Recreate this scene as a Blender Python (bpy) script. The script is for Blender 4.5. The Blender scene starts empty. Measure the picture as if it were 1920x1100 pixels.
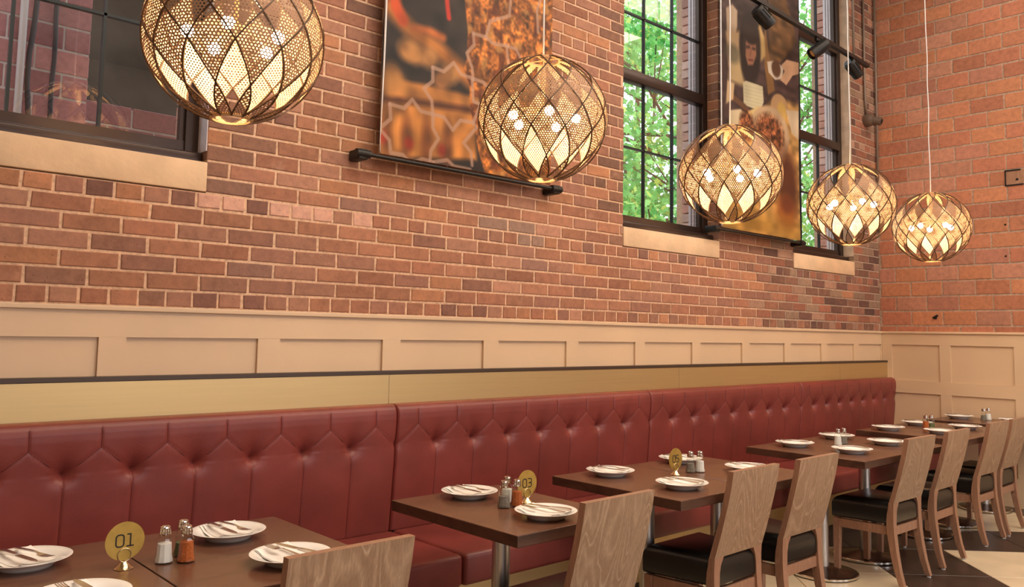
import bpy, bmesh, math, random
import numpy as np
from mathutils import Vector, Matrix
random.seed(7)
rng = np.random.default_rng(7)
S = bpy.context.scene
COL = S.collection
PI = math.pi

def lin(c, a=1.0):
    o = []
    for v in c[:3]:
        v = v / 255.0
        o.append(v / 12.92 if v <= .04045 else ((v + .055) / 1.055) ** 2.4)
    return (o[0], o[1], o[2], a)

# ------------------------------------------------------------------ camera
F_PX, PP_Y = 1540.245, 489.515
YAW, PITCH, ROLL = (math.radians(a) for a in (47.85954, 5.02498, 0.98721))
CAM = np.array([0.0, 0.0, 1.435])
fw = np.array([math.cos(YAW) * math.cos(PITCH), math.sin(YAW) * math.cos(PITCH), math.sin(PITCH)])
r0 = np.cross(fw, [0, 0, 1]); r0 /= np.linalg.norm(r0); u0 = np.cross(r0, fw)
RT = math.cos(ROLL) * r0 + math.sin(ROLL) * u0
UP = -math.sin(ROLL) * r0 + math.cos(ROLL) * u0
cam = bpy.data.cameras.new('camera'); cam_o = bpy.data.objects.new('camera', cam); COL.objects.link(cam_o)
cam.sensor_width = 36.0; cam.lens = F_PX / 1920 * 36.0
cam.shift_y = (PP_Y - 550.0) / 1920.0
cam.clip_start = .05; cam.clip_end = 300
M = Matrix.Identity(4)
for i in range(3):
    M[i][0], M[i][1], M[i][2], M[i][3] = RT[i], UP[i], -fw[i], CAM[i]
cam_o.matrix_world = M
S.camera = cam_o

def proj(p):
    q = np.asarray(p, float) - CAM
    d = q @ fw
    return 960 + F_PX * (q @ RT) / d, PP_Y - F_PX * (q @ UP) / d

def wall_pt(px, py, Y):            # photo measurement -> point on an upright plane of the room
    d = RT * (px - 960) / F_PX - UP * (py - PP_Y) / F_PX + fw
    p = CAM + d * (Y / d[1])
    return p[0], p[2]

# ------------------------------------------------------------------ world, sun, big lights, exposure
S.view_settings.view_transform = 'Standard'; S.view_settings.look = 'None'
S.view_settings.gamma = 1.0; S.view_settings.exposure = 0.0
S.view_settings.use_curve_mapping = False
w = bpy.data.worlds.new('sky'); S.world = w; w.use_nodes = True
bg = w.node_tree.nodes['Background']
bg.inputs[0].default_value = (0.86, 0.94, 1.0, 1); bg.inputs[1].default_value = 2.8

def light(name, kind, loc, energy, color, size=1.0, size_y=None, rot=(0, 0, 0), spot=None):
    L = bpy.data.lights.new(name, kind); L.energy = energy; L.color = color
    if kind == 'AREA':
        L.size = size
        if size_y: L.shape = 'RECTANGLE'; L.size_y = size_y
    elif kind == 'SUN': L.angle = size
    else: L.shadow_soft_size = size
    if spot: L.spot_size, L.spot_blend = spot
    o = bpy.data.objects.new(name, L); o.location = loc; o.rotation_euler = rot; COL.objects.link(o)
    return o
light('sun', 'SUN', (0, 0, 20), 3.2, (1.0, .95, .86), .02, rot=(math.radians(38), 0, math.radians(-20)))
light('ceiling_light', 'AREA', (4.2, -.45, 5.3), 370, (1.0, .87, .72), 8.0, 2.8)
light('ceiling_light', 'AREA', (4.6, 1.9, 5.35), 95, (1.0, .84, .66), 7.5, 1.2)
# daylight from the windows of the opposite wall, behind the camera
for xx in (0.5, 4.0, 7.0):
    light('window_daylight', 'AREA', (xx, -5.7, 2.6), 75, (.92, .93, 1.0), 1.2, 2.6, rot=(math.radians(90), 0, 0))

# ------------------------------------------------------------------ materials
def new_mat(name):
    m = bpy.data.materials.new(name); m.use_nodes = True
    nt = m.node_tree; return m, nt, nt.nodes['Principled BSDF']

def N(nt, t, **kw):
    n = nt.nodes.new(t)
    for k, v in kw.items():
        if k == 'ins':
            for a, b in v.items(): n.inputs[a].default_value = b
        else: setattr(n, k, v)
    return n

def ramp(nt, stops):
    r = N(nt, 'ShaderNodeValToRGB'); e = r.color_ramp.elements
    while len(e) < len(stops): e.new(.5)
    for i, (p, c) in enumerate(stops): e[i].position = p; e[i].color = c
    return r

def mat(name, c, rough=.5, metal=0.0, noise=0.0, nscale=8.0, bump=0.0, bscale=60.0, spec=None, coat=0.0):
    m, nt, b = new_mat(name)
    b.inputs['Base Color'].default_value = lin(c); b.inputs['Roughness'].default_value = rough
    b.inputs['Metallic'].default_value = metal
    if spec is not None: b.inputs['Specular IOR Level'].default_value = spec
    if coat: b.inputs['Coat Weight'].default_value = coat; b.inputs['Coat Roughness'].default_value = .15
    tc = N(nt, 'ShaderNodeTexCoord')
    if noise:
        n = N(nt, 'ShaderNodeTexNoise', ins={'Scale': nscale, 'Detail': 4.0})
        nt.links.new(tc.outputs['Object'], n.inputs['Vector'])
        k0 = tuple(max(0, v * (1 - noise)) for v in c); k1 = tuple(min(255, v * (1 + noise)) for v in c)
        r = ramp(nt, [(.3, lin(k0)), (.7, lin(k1))])
        nt.links.new(n.outputs['Fac'], r.inputs[0]); nt.links.new(r.outputs[0], b.inputs['Base Color'])
    if bump:
        n = N(nt, 'ShaderNodeTexNoise', ins={'Scale': bscale, 'Detail': 3.0})
        nt.links.new(tc.outputs['Object'], n.inputs['Vector'])
        bp = N(nt, 'ShaderNodeBump', ins={'Strength': bump, 'Distance': .01})
        nt.links.new(n.outputs['Fac'], bp.inputs['Height']); nt.links.new(bp.outputs[0], b.inputs['Normal'])
    return m

def brick_mat(name, joined):
    m, nt, b = new_mat(name)
    geo = N(nt, 'ShaderNodeNewGeometry')
    if joined:
        src = N(nt, 'ShaderNodeVertexColor'); src.layer_name = 'tint'
    else: src = N(nt, 'ShaderNodeObjectInfo')
    n = N(nt, 'ShaderNodeTexNoise', ins={'Scale': 26.0, 'Detail': 6.0, 'Roughness': .65})
    nt.links.new(geo.outputs['Position'], n.inputs['Vector'])
    r = ramp(nt, [(.25, (.76, .73, .71, 1)), (.5, (.99, .99, .99, 1)), (.75, (1.22, 1.17, 1.1, 1))])
    nt.links.new(n.outputs['Fac'], r.inputs[0])
    mul = N(nt, 'ShaderNodeMix', data_type='RGBA', blend_type='MULTIPLY', ins={'Factor': 1.0})
    nt.links.new(src.outputs['Color'], mul.inputs['A']); nt.links.new(r.outputs[0], mul.inputs['B'])
    # lime wash smears and pits
    n2 = N(nt, 'ShaderNodeTexNoise', ins={'Scale': 7.0, 'Detail': 8.0, 'Roughness': .75})
    nt.links.new(geo.outputs['Position'], n2.inputs['Vector'])
    r2 = ramp(nt, [(.60, (0, 0, 0, 1)), (.78, (.55, .55, .55, 1))])
    nt.links.new(n2.outputs['Fac'], r2.inputs[0])
    mx = N(nt, 'ShaderNodeMix', data_type='RGBA'); mx.inputs['B'].default_value = lin((202, 162, 138))
    nt.links.new(r2.outputs[0], mx.inputs['Factor']); nt.links.new(mul.outputs['Result'], mx.inputs['A'])
    n3 = N(nt, 'ShaderNodeTexVoronoi', ins={'Scale': 34.0}); nt.links.new(geo.outputs['Position'], n3.inputs['Vector'])
    r3 = ramp(nt, [(.06, (.35, .3, .28, 1)), (.1, (1, 1, 1, 1))]); nt.links.new(n3.outputs['Distance'], r3.inputs[0])
    m3 = N(nt, 'ShaderNodeMix', data_type='RGBA', blend_type='MULTIPLY', ins={'Factor': .8})
    nt.links.new(mx.outputs['Result'], m3.inputs['A']); nt.links.new(r3.outputs[0], m3.inputs['B'])
    nt.links.new(m3.outputs['Result'], b.inputs['Base Color'])
    b.inputs['Roughness'].default_value = .85; b.inputs['Specular IOR Level'].default_value = .25
    n4 = N(nt, 'ShaderNodeTexNoise', ins={'Scale': 90.0, 'Detail': 5.0, 'Roughness': .7})
    nt.links.new(geo.outputs['Position'], n4.inputs['Vector'])
    bp = N(nt, 'ShaderNodeBump', ins={'Strength': .35, 'Distance': .006})
    nt.links.new(n4.outputs['Fac'], bp.inputs['Height']); nt.links.new(bp.outputs[0], b.inputs['Normal'])
    return m

def mortar_mat():
    m, nt, b = new_mat('mortar')
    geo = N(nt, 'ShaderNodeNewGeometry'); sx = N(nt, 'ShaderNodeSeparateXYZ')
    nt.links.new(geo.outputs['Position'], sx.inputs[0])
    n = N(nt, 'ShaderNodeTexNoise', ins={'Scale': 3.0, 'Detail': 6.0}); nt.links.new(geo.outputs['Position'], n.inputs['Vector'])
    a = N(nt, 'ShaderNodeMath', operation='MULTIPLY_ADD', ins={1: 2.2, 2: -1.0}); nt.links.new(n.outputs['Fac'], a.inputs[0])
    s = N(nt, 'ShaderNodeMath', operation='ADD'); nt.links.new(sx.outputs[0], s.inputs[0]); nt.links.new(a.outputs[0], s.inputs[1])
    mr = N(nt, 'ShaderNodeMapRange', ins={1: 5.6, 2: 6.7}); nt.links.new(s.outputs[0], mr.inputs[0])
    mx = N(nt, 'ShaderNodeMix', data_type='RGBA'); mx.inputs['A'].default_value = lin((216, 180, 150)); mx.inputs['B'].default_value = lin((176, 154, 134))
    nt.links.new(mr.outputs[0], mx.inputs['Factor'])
    n2 = N(nt, 'ShaderNodeTexNoise', ins={'Scale': 55.0, 'Detail': 4.0}); nt.links.new(geo.outputs['Position'], n2.inputs['Vector'])
    r = ramp(nt, [(.3, (.75, .72, .7, 1)), (.6, (1.08, 1.06, 1.04, 1))]); nt.links.new(n2.outputs['Fac'], r.inputs[0])
    ml = N(nt, 'ShaderNodeMix', data_type='RGBA', blend_type='MULTIPLY', ins={'Factor': 1.0})
    nt.links.new(mx.outputs['Result'], ml.inputs['A']); nt.links.new(r.outputs[0], ml.inputs['B'])
    nt.links.new(ml.outputs['Result'], b.inputs['Base Color']); b.inputs['Roughness'].default_value = .95
    bp = N(nt, 'ShaderNodeBump', ins={'Strength': .5, 'Distance': .006})
    nt.links.new(n2.outputs['Fac'], bp.inputs['Height']); nt.links.new(bp.outputs[0], b.inputs['Normal'])
    return m

def wood_mat(name, c0, c1, c2, grain=(9.0, 9.0, 1.1), rough=.42, dist=3.2, bands=2.4):
    m, nt, b = new_mat(name)
    tc = N(nt, 'ShaderNodeTexCoord'); oi = N(nt, 'ShaderNodeObjectInfo')
    off = N(nt, 'ShaderNodeVectorMath', operation='SCALE'); off.inputs[0].default_value = (13.1, 7.7, 5.3)
    nt.links.new(oi.outputs['Random'], off.inputs['Scale'])
    ad = N(nt, 'ShaderNodeVectorMath', operation='ADD'); nt.links.new(tc.outputs['Object'], ad.inputs[0]); nt.links.new(off.outputs[0], ad.inputs[1])
    mp = N(nt, 'ShaderNodeVectorMath', operation='MULTIPLY'); mp.inputs[1].default_value = grain
    nt.links.new(ad.outputs[0], mp.inputs[0])
    n = N(nt, 'ShaderNodeTexNoise', ins={'Scale': .55, 'Detail': 1.5, 'Distortion': .4}); nt.links.new(mp.outputs[0], n.inputs['Vector'])
    mu = N(nt, 'ShaderNodeMath', operation='MULTIPLY', ins={1: bands * 10}); nt.links.new(n.outputs['Fac'], mu.inputs[0])
    fr = N(nt, 'ShaderNodeMath', operation='PINGPONG', ins={1: 1.0}); nt.links.new(mu.outputs[0], fr.inputs[0])
    r = ramp(nt, [(.0, lin(c0)), (.45, lin(c1)), (.85, lin(c1)), (1.0, lin(c2))]); nt.links.new(fr.outputs[0], r.inputs[0])
    mp2 = N(nt, 'ShaderNodeVectorMath', operation='MULTIPLY'); mp2.inputs[1].default_value = tuple(12 * g for g in grain)
    nt.links.new(ad.outputs[0], mp2.inputs[0])
    n2 = N(nt, 'ShaderNodeTexNoise', ins={'Scale': 2.0, 'Detail': 3.0}); nt.links.new(mp2.outputs[0], n2.inputs['Vector'])
    r2 = ramp(nt, [(.3, (.82, .8, .78, 1)), (.7, (1.12, 1.1, 1.08, 1))]); nt.links.new(n2.outputs['Fac'], r2.inputs[0])
    ml = N(nt, 'ShaderNodeMix', data_type='RGBA', blend_type='MULTIPLY', ins={'Factor': 1.0})
    nt.links.new(r.outputs[0], ml.inputs['A']); nt.links.new(r2.outputs[0], ml.inputs['B'])
    nt.links.new(ml.outputs['Result'], b.inputs['Base Color']); b.inputs['Roughness'].default_value = rough
    return m

def perforated_mat():
    m, nt, b = new_mat('perforated_metal')
    uv = N(nt, 'ShaderNodeUVMap')
    sc = .0118
    def cell(off):
        a = N(nt, 'ShaderNodeVectorMath', operation='MULTIPLY_ADD')
        a.inputs[1].default_value = (1 / sc, 1 / (sc * 1.7320508), 1); a.inputs[2].default_value = (off, off, 0)
        nt.links.new(uv.outputs[0], a.inputs[0])
        f = N(nt, 'ShaderNodeVectorMath', operation='FRACTION'); nt.links.new(a.outputs[0], f.inputs[0])
        s = N(nt, 'ShaderNodeVectorMath', operation='MULTIPLY_ADD'); s.inputs[1].default_value = (1, 1.7320508, 0); s.inputs[2].default_value = (-.5, -.8660254, 0)
        nt.links.new(f.outputs[0], s.inputs[0])
        l = N(nt, 'ShaderNodeVectorMath', operation='LENGTH'); nt.links.new(s.outputs[0], l.inputs[0])
        return l
    d1, d2 = cell(0.0), cell(0.5)
    mn = N(nt, 'ShaderNodeMath', operation='MINIMUM'); nt.links.new(d1.outputs['Value'], mn.inputs[0]); nt.links.new(d2.outputs['Value'], mn.inputs[1])
    gt = N(nt, 'ShaderNodeMath', operation='GREATER_THAN', ins={1: .30}); nt.links.new(mn.outputs[0], gt.inputs[0])
    ge = N(nt, 'ShaderNodeNewGeometry'); cm = N(nt, 'ShaderNodeMix', data_type='RGBA')      # bronze outside; inside tinted paler to add to the bulbs' glow
    cm.inputs['A'].default_value = lin((168, 128, 92)); cm.inputs['B'].default_value = lin((240, 206, 162))
    nt.links.new(ge.outputs['Backfacing'], cm.inputs['Factor']); nt.links.new(cm.outputs['Result'], b.inputs['Base Color'])
    b.inputs['Roughness'].default_value = .5; b.inputs['Metallic'].default_value = .15
    nt.links.new(gt.outputs[0], b.inputs['Alpha'])
    return m

def glass_mat(name, tint=(1, 1, 1), ior=1.9):
    m, nt, b = new_mat(name); out = nt.nodes['Material Output']
    t = N(nt, 'ShaderNodeBsdfTransparent'); t.inputs[0].default_value = (*tint, 1)
    g = N(nt, 'ShaderNodeBsdfGlossy'); g.inputs['Roughness'].default_value = .0
    f = N(nt, 'ShaderNodeFresnel', ins={'IOR': ior}); x = N(nt, 'ShaderNodeMixShader')
    ge = N(nt, 'ShaderNodeNewGeometry'); mr = N(nt, 'ShaderNodeMapRange', ins={3: ior, 4: 1 / ior})   # same reflectance from both faces of a pane
    nt.links.new(ge.outputs['Backfacing'], mr.inputs[0]); nt.links.new(mr.outputs[0], f.inputs['IOR'])
    nt.links.new(f.outputs[0], x.inputs[0]); nt.links.new(t.outputs[0], x.inputs[1]); nt.links.new(g.outputs[0], x.inputs[2])
    nt.links.new(x.outputs[0], out.inputs['Surface']); nt.nodes.remove(b)
    return m

def emit_mat(name, c, s):
    m, nt, b = new_mat(name); b.inputs['Base Color'].default_value = c
    b.inputs['Emission Color'].default_value = c; b.inputs['Emission Strength'].default_value = s
    return m

def brushed_mat(name, c, rough=.32, axis=(1.2, 60, 60), metal=1.0, var=.12):
    m, nt, b = new_mat(name); tc = N(nt, 'ShaderNodeTexCoord')
    mp = N(nt, 'ShaderNodeVectorMath', operation='MULTIPLY'); mp.inputs[1].default_value = axis; nt.links.new(tc.outputs['Object'], mp.inputs[0])
    n = N(nt, 'ShaderNodeTexNoise', ins={'Scale': 5.0, 'Detail': 3.0}); nt.links.new(mp.outputs[0], n.inputs['Vector'])
    r = ramp(nt, [(.3, lin(tuple(v * (1 - var) for v in c))), (.7, lin(tuple(min(255, v * (1 + var)) for v in c)))])
    nt.links.new(n.outputs['Fac'], r.inputs[0]); nt.links.new(r.outputs[0], b.inputs['Base Color'])
    b.inputs['Metallic'].default_value = metal; b.inputs['Roughness'].default_value = rough
    return m

MT = dict(
    brick=brick_mat('brick', False), brick_joined=brick_mat('brick_joined', True), mortar=mortar_mat(),
    block_mortar=mat('block_mortar', (172, 146, 126), .95, noise=.12, nscale=40, bump=.4, bscale=90),
    sill=mat('sill_paint', (216, 184, 148), .7, noise=.05, nscale=6, bump=.15, bscale=40),
    paint=mat('panel_paint', (214, 184, 150), .45, noise=.015, nscale=2),
    frame=mat('bronze_frame', (62, 48, 42), .32, metal=.55),
    lilac=mat('pale_plaster', (208, 200, 208), .85, noise=.08, nscale=14), plaster=mat('beige_plaster', (190, 166, 144), .85, noise=.1, nscale=9),
    liner=mat('pale_liner', (206, 192, 196), .4, metal=.2),
    muntin=mat('dark_muntin', (30, 36, 36), .4, metal=.3),
    glass=glass_mat('window_glass', (.97, .99, .98)),
    leather=mat('red_leather', (122, 53, 47), .40, noise=.07, nscale=5, bump=.06, bscale=260, spec=.45),
    seam=mat('dark_seam', (78, 26, 26), .55),
    brass=brushed_mat('brushed_brass', (206, 180, 130), .40, axis=(.3, 3, 14), metal=.8, var=.012),
    ledge=mat('dark_ledge', (64, 48, 36), .4),
    table=wood_mat('table_wood', (94, 62, 46), (106, 70, 52), (98, 65, 48), grain=(1.0, 7.0, 7.0), rough=.26, bands=1.2),
    table_edge=wood_mat('table_edge_wood', (66, 42, 32), (84, 55, 42), (74, 48, 36), grain=(1.0, 5.0, 7.0), rough=.4, bands=1.0),
    chair=wood_mat('chair_veneer', (176, 147, 120), (156, 126, 100), (184, 156, 130), grain=(8.5, 8.5, .55), rough=.45, bands=3.2),
    chair_solid=wood_mat('chair_solid_wood', (162, 122, 98), (152, 113, 90), (170, 130, 106), grain=(18, 18, 1.5), rough=.4, bands=1.6),
    seat=mat('black_leather', (20, 17, 16), .3, noise=.1, nscale=6, bump=.05, bscale=200, spec=.6),
    steel=brushed_mat('brushed_steel', (214, 214, 214), .36, axis=(60, 60, 1.5)),
    base=mat('base_plate', (84, 62, 50), .25, metal=.85, noise=.08, nscale=10),
    chrome=mat('chrome', (226, 222, 214), .12, metal=1.0),
    rubber=mat('glide_plastic', (196, 190, 184), .5),
    tile_cream=mat('cream_tile', (204, 184, 154), .38, noise=.06, nscale=4),
    tile_dark=mat('brown_tile', (58, 44, 37), .36, noise=.14, nscale=6),
    grout=mat('grout', (150, 128, 104), .9),
    plain=mat('plain_plaster', (196, 170, 140), .9, noise=.03, nscale=3),
    ceil=mat('ceiling_paint', (170, 150, 128), .9, noise=.03, nscale=3),
    china=mat('white_china', (240, 236, 230), .16, spec=.6),
    paper=mat('paper_napkin', (244, 238, 230), .85, noise=.01, nscale=20, bump=.05, bscale=300),
    silver=mat('cutlery_steel', (206, 198, 190), .16, metal=1.0),
    cord=mat('white_cord', (226, 222, 220), .6),
    black=mat('black_metal', (30, 28, 27), .45, metal=.3),
    dark=mat('dark_hole', (22, 17, 15), .9),
    perf=perforated_mat(),
    rib=mat('lamp_rib', (84, 62, 44), .4, metal=.5),
    lring=mat('lamp_ring', (214, 178, 128), .4, metal=.2),
    bulb=emit_mat('bulb_glow', (1.0, .71, .42, 1), 140.0),
    gold=mat('gold_disc', (196, 164, 84), .38, metal=.7, noise=.05, nscale=30),
    ink=mat('black_ink', (26, 22, 18), .6),
    goldchrome=mat('gilt_metal', (222, 208, 174), .14, metal=1.0),
    salt=mat('salt', (240, 236, 232), .9, bump=.3, bscale=800),
    paprika=mat('orange_spice', (178, 92, 40), .9, noise=.15, nscale=200, bump=.3, bscale=500),
    pepper=mat('ground_pepper', (108, 100, 92), .9, noise=.6, nscale=420, bump=.4, bscale=600),
    herb=mat('dried_herbs', (92, 98, 66), .9, noise=.4, nscale=300, bump=.4, bscale=500),
    sglass=glass_mat('shaker_glass', (.95, .97, .95), 1.45),
    grey=mat('grey_conduit', (128, 112, 100), .5, metal=.3),
    camgrey=mat('camera_housing', (96, 78, 66), .5),
    bark=mat('bark', (78, 62, 48), .9, noise=.25, nscale=12, bump=.6, bscale=20),
    asphalt=mat('outside_ground', (110, 108, 100), .9, noise=.1),
    shade=mat('porch_wall', (74, 66, 60), .9, noise=.25, nscale=2),
    porch=mat('porch_beam', (40, 34, 32), .9),
    pipe=mat('pale_pipe', (200, 196, 206), .5),
    cable=mat('blue_cable', (36, 44, 62), .5),
    stone=mat('grey_stone', (196, 192, 198), .9, noise=.1),
)

def leaf_mat():
    m, nt, b = new_mat('leaves'); out = nt.nodes['Material Output']
    g = N(nt, 'ShaderNodeNewGeometry')
    r = ramp(nt, [(0, lin((88, 160, 84))), (.5, lin((130, 198, 118))), (.85, lin((170, 220, 140))), (1, lin((214, 214, 110)))])
    nt.links.new(g.outputs['Random Per Island'], r.inputs[0])
    d = N(nt, 'ShaderNodeBsdfDiffuse'); t = N(nt, 'ShaderNodeBsdfTranslucent'); x = N(nt, 'ShaderNodeMixShader', ins={0: .5})
    nt.links.new(r.outputs[0], d.inputs[0]); nt.links.new(r.outputs[0], t.inputs[0])
    nt.links.new(d.outputs[0], x.inputs[1]); nt.links.new(t.outputs[0], x.inputs[2]); nt.links.new(x.outputs[0], out.inputs['Surface'])
    nt.nodes.remove(b); return m
MT['leaf'] = leaf_mat()

def print_mat():
    m, nt, b = new_mat('printed_vinyl'); v = N(nt, 'ShaderNodeVertexColor'); v.layer_name = 'print'
    nt.links.new(v.outputs['Color'], b.inputs['Base Color']); b.inputs['Roughness'].default_value = .5; b.inputs['Specular IOR Level'].default_value = .3
    return m
MT['print'] = print_mat()

# ------------------------------------------------------------------ mesh helpers
class MB:
    """collects vertices and faces for ONE mesh"""
    def __init__(s): s.v = []; s.f = []
    def add(s, vs, fs):
        k = len(s.v); s.v += [tuple(map(float, p)) for p in vs]; s.f += [tuple(k + i for i in f) for f in fs]; return s
    def box(s, lo, hi, rot=None, piv=None):
        x0, y0, z0 = lo; x1, y1, z1 = hi
        vs = [(x0, y0, z0), (x1, y0, z0), (x1, y1, z0), (x0, y1, z0), (x0, y0, z1), (x1, y0, z1), (x1, y1, z1), (x0, y1, z1)]
        if rot is not None:
            p = Vector(piv or ((x0 + x1) / 2, (y0 + y1) / 2, (z0 + z1) / 2)); vs = [tuple(rot @ (Vector(q) - p) + p) for q in vs]
        return s.add(vs, [(0, 3, 2, 1), (4, 5, 6, 7), (0, 1, 5, 4), (1, 2, 6, 5), (2, 3, 7, 6), (3, 0, 4, 7)])
    def rbox(s, lo, hi, r, seg=2):
        bm = bmesh.new(); bmesh.ops.create_cube(bm, size=1)
        for q in bm.verts: q.co = Vector([(lo[i] + hi[i]) / 2 + q.co[i] * (hi[i] - lo[i]) for i in range(3)])
        bmesh.ops.bevel(bm, geom=list(bm.edges), offset=r, segments=seg, profile=.5, affect='EDGES')
        bm.verts.index_update(); vs = [tuple(q.co) for q in bm.verts]; fs = [[q.index for q in f.verts] for f in bm.faces]; bm.free()
        return s.add(vs, fs)
    def lathe(s, prof, c=(0, 0, 0), seg=24, cap=True):
        n = len(prof); vs = []
        for k in range(seg):
            a = 2 * PI * k / seg
            for r, z in prof: vs.append((c[0] + r * math.cos(a), c[1] + r * math.sin(a), c[2] + z))
        fs = []
        for k in range(seg):
            k2 = (k + 1) % seg
            for i in range(n - 1): fs.append((k * n + i, k2 * n + i, k2 * n + i + 1, k * n + i + 1))
        if cap:
            if prof[0][0] > 1e-5: fs.append(tuple(k * n for k in reversed(range(seg))))
            if prof[-1][0] > 1e-5: fs.append(tuple(k * n + n - 1 for k in range(seg)))
        return s.add(vs, fs)
    def tube(s, pts, r, seg=8, cap=True):
        pts = [Vector(p) for p in pts]; vs = []; n = len(pts)
        prev = None
        for i, p in enumerate(pts):
            t = (pts[min(i + 1, n - 1)] - pts[max(i - 1, 0)]).normalized()
            if prev is None:
                a = t.orthogonal().normalized()
            else:
                a = (prev - t * prev.dot(t)).normalized()
            prev = a; b = t.cross(a)
            rr = r[i] if isinstance(r, (list, tuple)) else r
            for k in range(seg):
                q = 2 * PI * k / seg; vs.append(tuple(p + a * math.cos(q) * rr + b * math.sin(q) * rr))
        fs = []
        for i in range(n - 1):
            for k in range(seg):
                k2 = (k + 1) % seg; fs.append((i * seg + k, i * seg + k2, (i + 1) * seg + k2, (i + 1) * seg + k))
        if cap: fs.append(tuple(reversed(range(seg)))); fs.append(tuple((n - 1) * seg + k for k in range(seg)))
        return s.add(vs, fs)
    def sphere(s, c, r, seg=12, rings=8):
        return s.lathe([(r * math.sin(PI * i / rings) if 0 < i < rings else 0.0, -r * math.cos(PI * i / rings)) for i in range(rings + 1)], c, seg, False)
    def mesh(s, name, m, smooth=None):
        me = bpy.data.meshes.new(name); me.from_pydata(s.v, [], s.f)
        if m is not None: me.materials.append(m)
        if smooth is not None:
            if smooth >= 180: me.polygons.foreach_set('use_smooth', [True] * len(me.polygons))
            else:
                me.polygons.foreach_set('use_smooth', [True] * len(me.polygons))
                me.set_sharp_from_angle(angle=math.radians(smooth))
        me.update(); return me
    def obj(s, name, m, parent=None, smooth=None, loc=None):
        return link(name, s.mesh(name, m, smooth), parent, loc)

def link(name, data, parent=None, loc=None):
    o = bpy.data.objects.new(name, data); COL.objects.link(o)
    if parent is not None: o.parent = parent
    if loc is not None: o.location = loc
    return o
def tag(o, label=None, cat=None, group=None, kind=None):
    for k, v in (('label', label), ('category', cat), ('group', group), ('kind', kind)):
        if v: o[k] = v
    return o
def thing(name, label, cat, loc=(0, 0, 0), rz=0.0, group=None):
    o = link(name, None, None, loc); o.rotation_euler[2] = rz; o.empty_display_size = .1
    return tag(o, label, cat, group)
def struct(name, data=None, label=None, cat=None):
    o = link(name, data); o['kind'] = 'structure'
    return tag(o, label, cat)
def copy_tree(o, loc, rz=0.0, label=None, group=None):
    c = o.copy(); COL.objects.link(c); c.location = loc; c.rotation_euler[2] = rz
    if label: c['label'] = label
    if group: c['group'] = group
    def rec(src, dst):
        for ch in list(src.children):
            d = ch.copy(); COL.objects.link(d); d.parent = dst; rec(ch, d)
    rec(o, c); return c

# ------------------------------------------------------------------ room dimensions
W, XE, CEIL = 3.6, 8.2, 5.5
CAP = 1.52
WIN = [(0.28, 1.41), (4.27, 5.405), (6.53, 7.66)]
SILL0, SILL1 = 2.037, 2.172

# ------------------------------------------------------------------ left brick wall
wl = struct('wall_left', None, 'long red brick wall with three tall windows above the banquette', 'wall')
mb = MB()
def wallbox(x0, x1, z0, z1, y0=W + .004, y1=4.0): mb.box((x0, y0, z0), (x1, y1, z1))
xs = [-3.0] + [v for a in WIN for v in a] + [XE + .4]
wallbox(-3.0, XE + .4, 0, SILL0 - .003)
for i in range(0, len(xs), 2):
    a = xs[i] + (.004 if i else 0); b = xs[i + 1] - (.004 if i + 1 < len(xs) - 1 else 0)
    wallbox(a, b, SILL0 - .003, CEIL)
mb.obj('mortar_bed', MT['mortar'], wl)

PAL = [((163, 115, 91), 5), ((156, 108, 86), 4), ((170, 120, 90), 3), ((154, 112, 93), 3), ((148, 106, 89), 2), ((170, 125, 103), 2), ((142, 106, 92), .5)]
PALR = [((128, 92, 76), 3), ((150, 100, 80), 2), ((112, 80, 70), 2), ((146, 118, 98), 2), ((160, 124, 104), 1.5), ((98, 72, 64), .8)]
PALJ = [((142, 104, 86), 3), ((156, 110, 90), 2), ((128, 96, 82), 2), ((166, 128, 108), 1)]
def pick(pal):
    t = random.random() * sum(p[1] for p in pal)
    for c, wgt in pal:
        t -= wgt
        if t <= 0: break
    k = random.uniform(.94, 1.07); return tuple(min(255, v * k) for v in c)
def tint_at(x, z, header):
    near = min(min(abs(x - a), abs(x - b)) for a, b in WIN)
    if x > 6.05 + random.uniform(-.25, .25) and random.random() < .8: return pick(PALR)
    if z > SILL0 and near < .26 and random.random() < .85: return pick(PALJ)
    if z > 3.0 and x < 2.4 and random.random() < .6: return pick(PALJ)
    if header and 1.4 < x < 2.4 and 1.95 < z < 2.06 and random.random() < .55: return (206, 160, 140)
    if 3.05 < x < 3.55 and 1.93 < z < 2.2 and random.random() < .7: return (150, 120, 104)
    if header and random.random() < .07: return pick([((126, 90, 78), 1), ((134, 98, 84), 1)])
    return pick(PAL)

def brick_verts(wd, ht, dp=.097, seed=0):
    R = random.Random(seed); j = lambda s: R.uniform(-s, s)
    a, h, c = wd / 2, ht / 2, .0035
    outer = [(-a + j(.002), .003, -h + j(.0016)), (a + j(.002), .003, -h + j(.0016)), (a + j(.002), .003, h + j(.0016)), (-a + j(.002), .003, h + j(.0016))]
    fy = j(.0015)
    front = [(p[0] - math.copysign(c, p[0]), fy, p[2] - math.copysign(c, p[2])) for p in outer]
    back = [(p[0], dp, p[2]) for p in outer]
    vs = front + outer + back
    fs = [(0, 1, 2, 3)] + [(4 + i, 4 + (i + 1) % 4, (i + 1) % 4, i) for i in range(4)] + [(8 + i, 8 + (i + 1) % 4, 4 + (i + 1) % 4, 4 + i) for i in range(4)]
    return vs, fs
COURSE, PITCH_X = .0735, .2266
spec = []      # (x0, x1, z0, header)
nc = int((5.45 - CAP) / COURSE)
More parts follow.
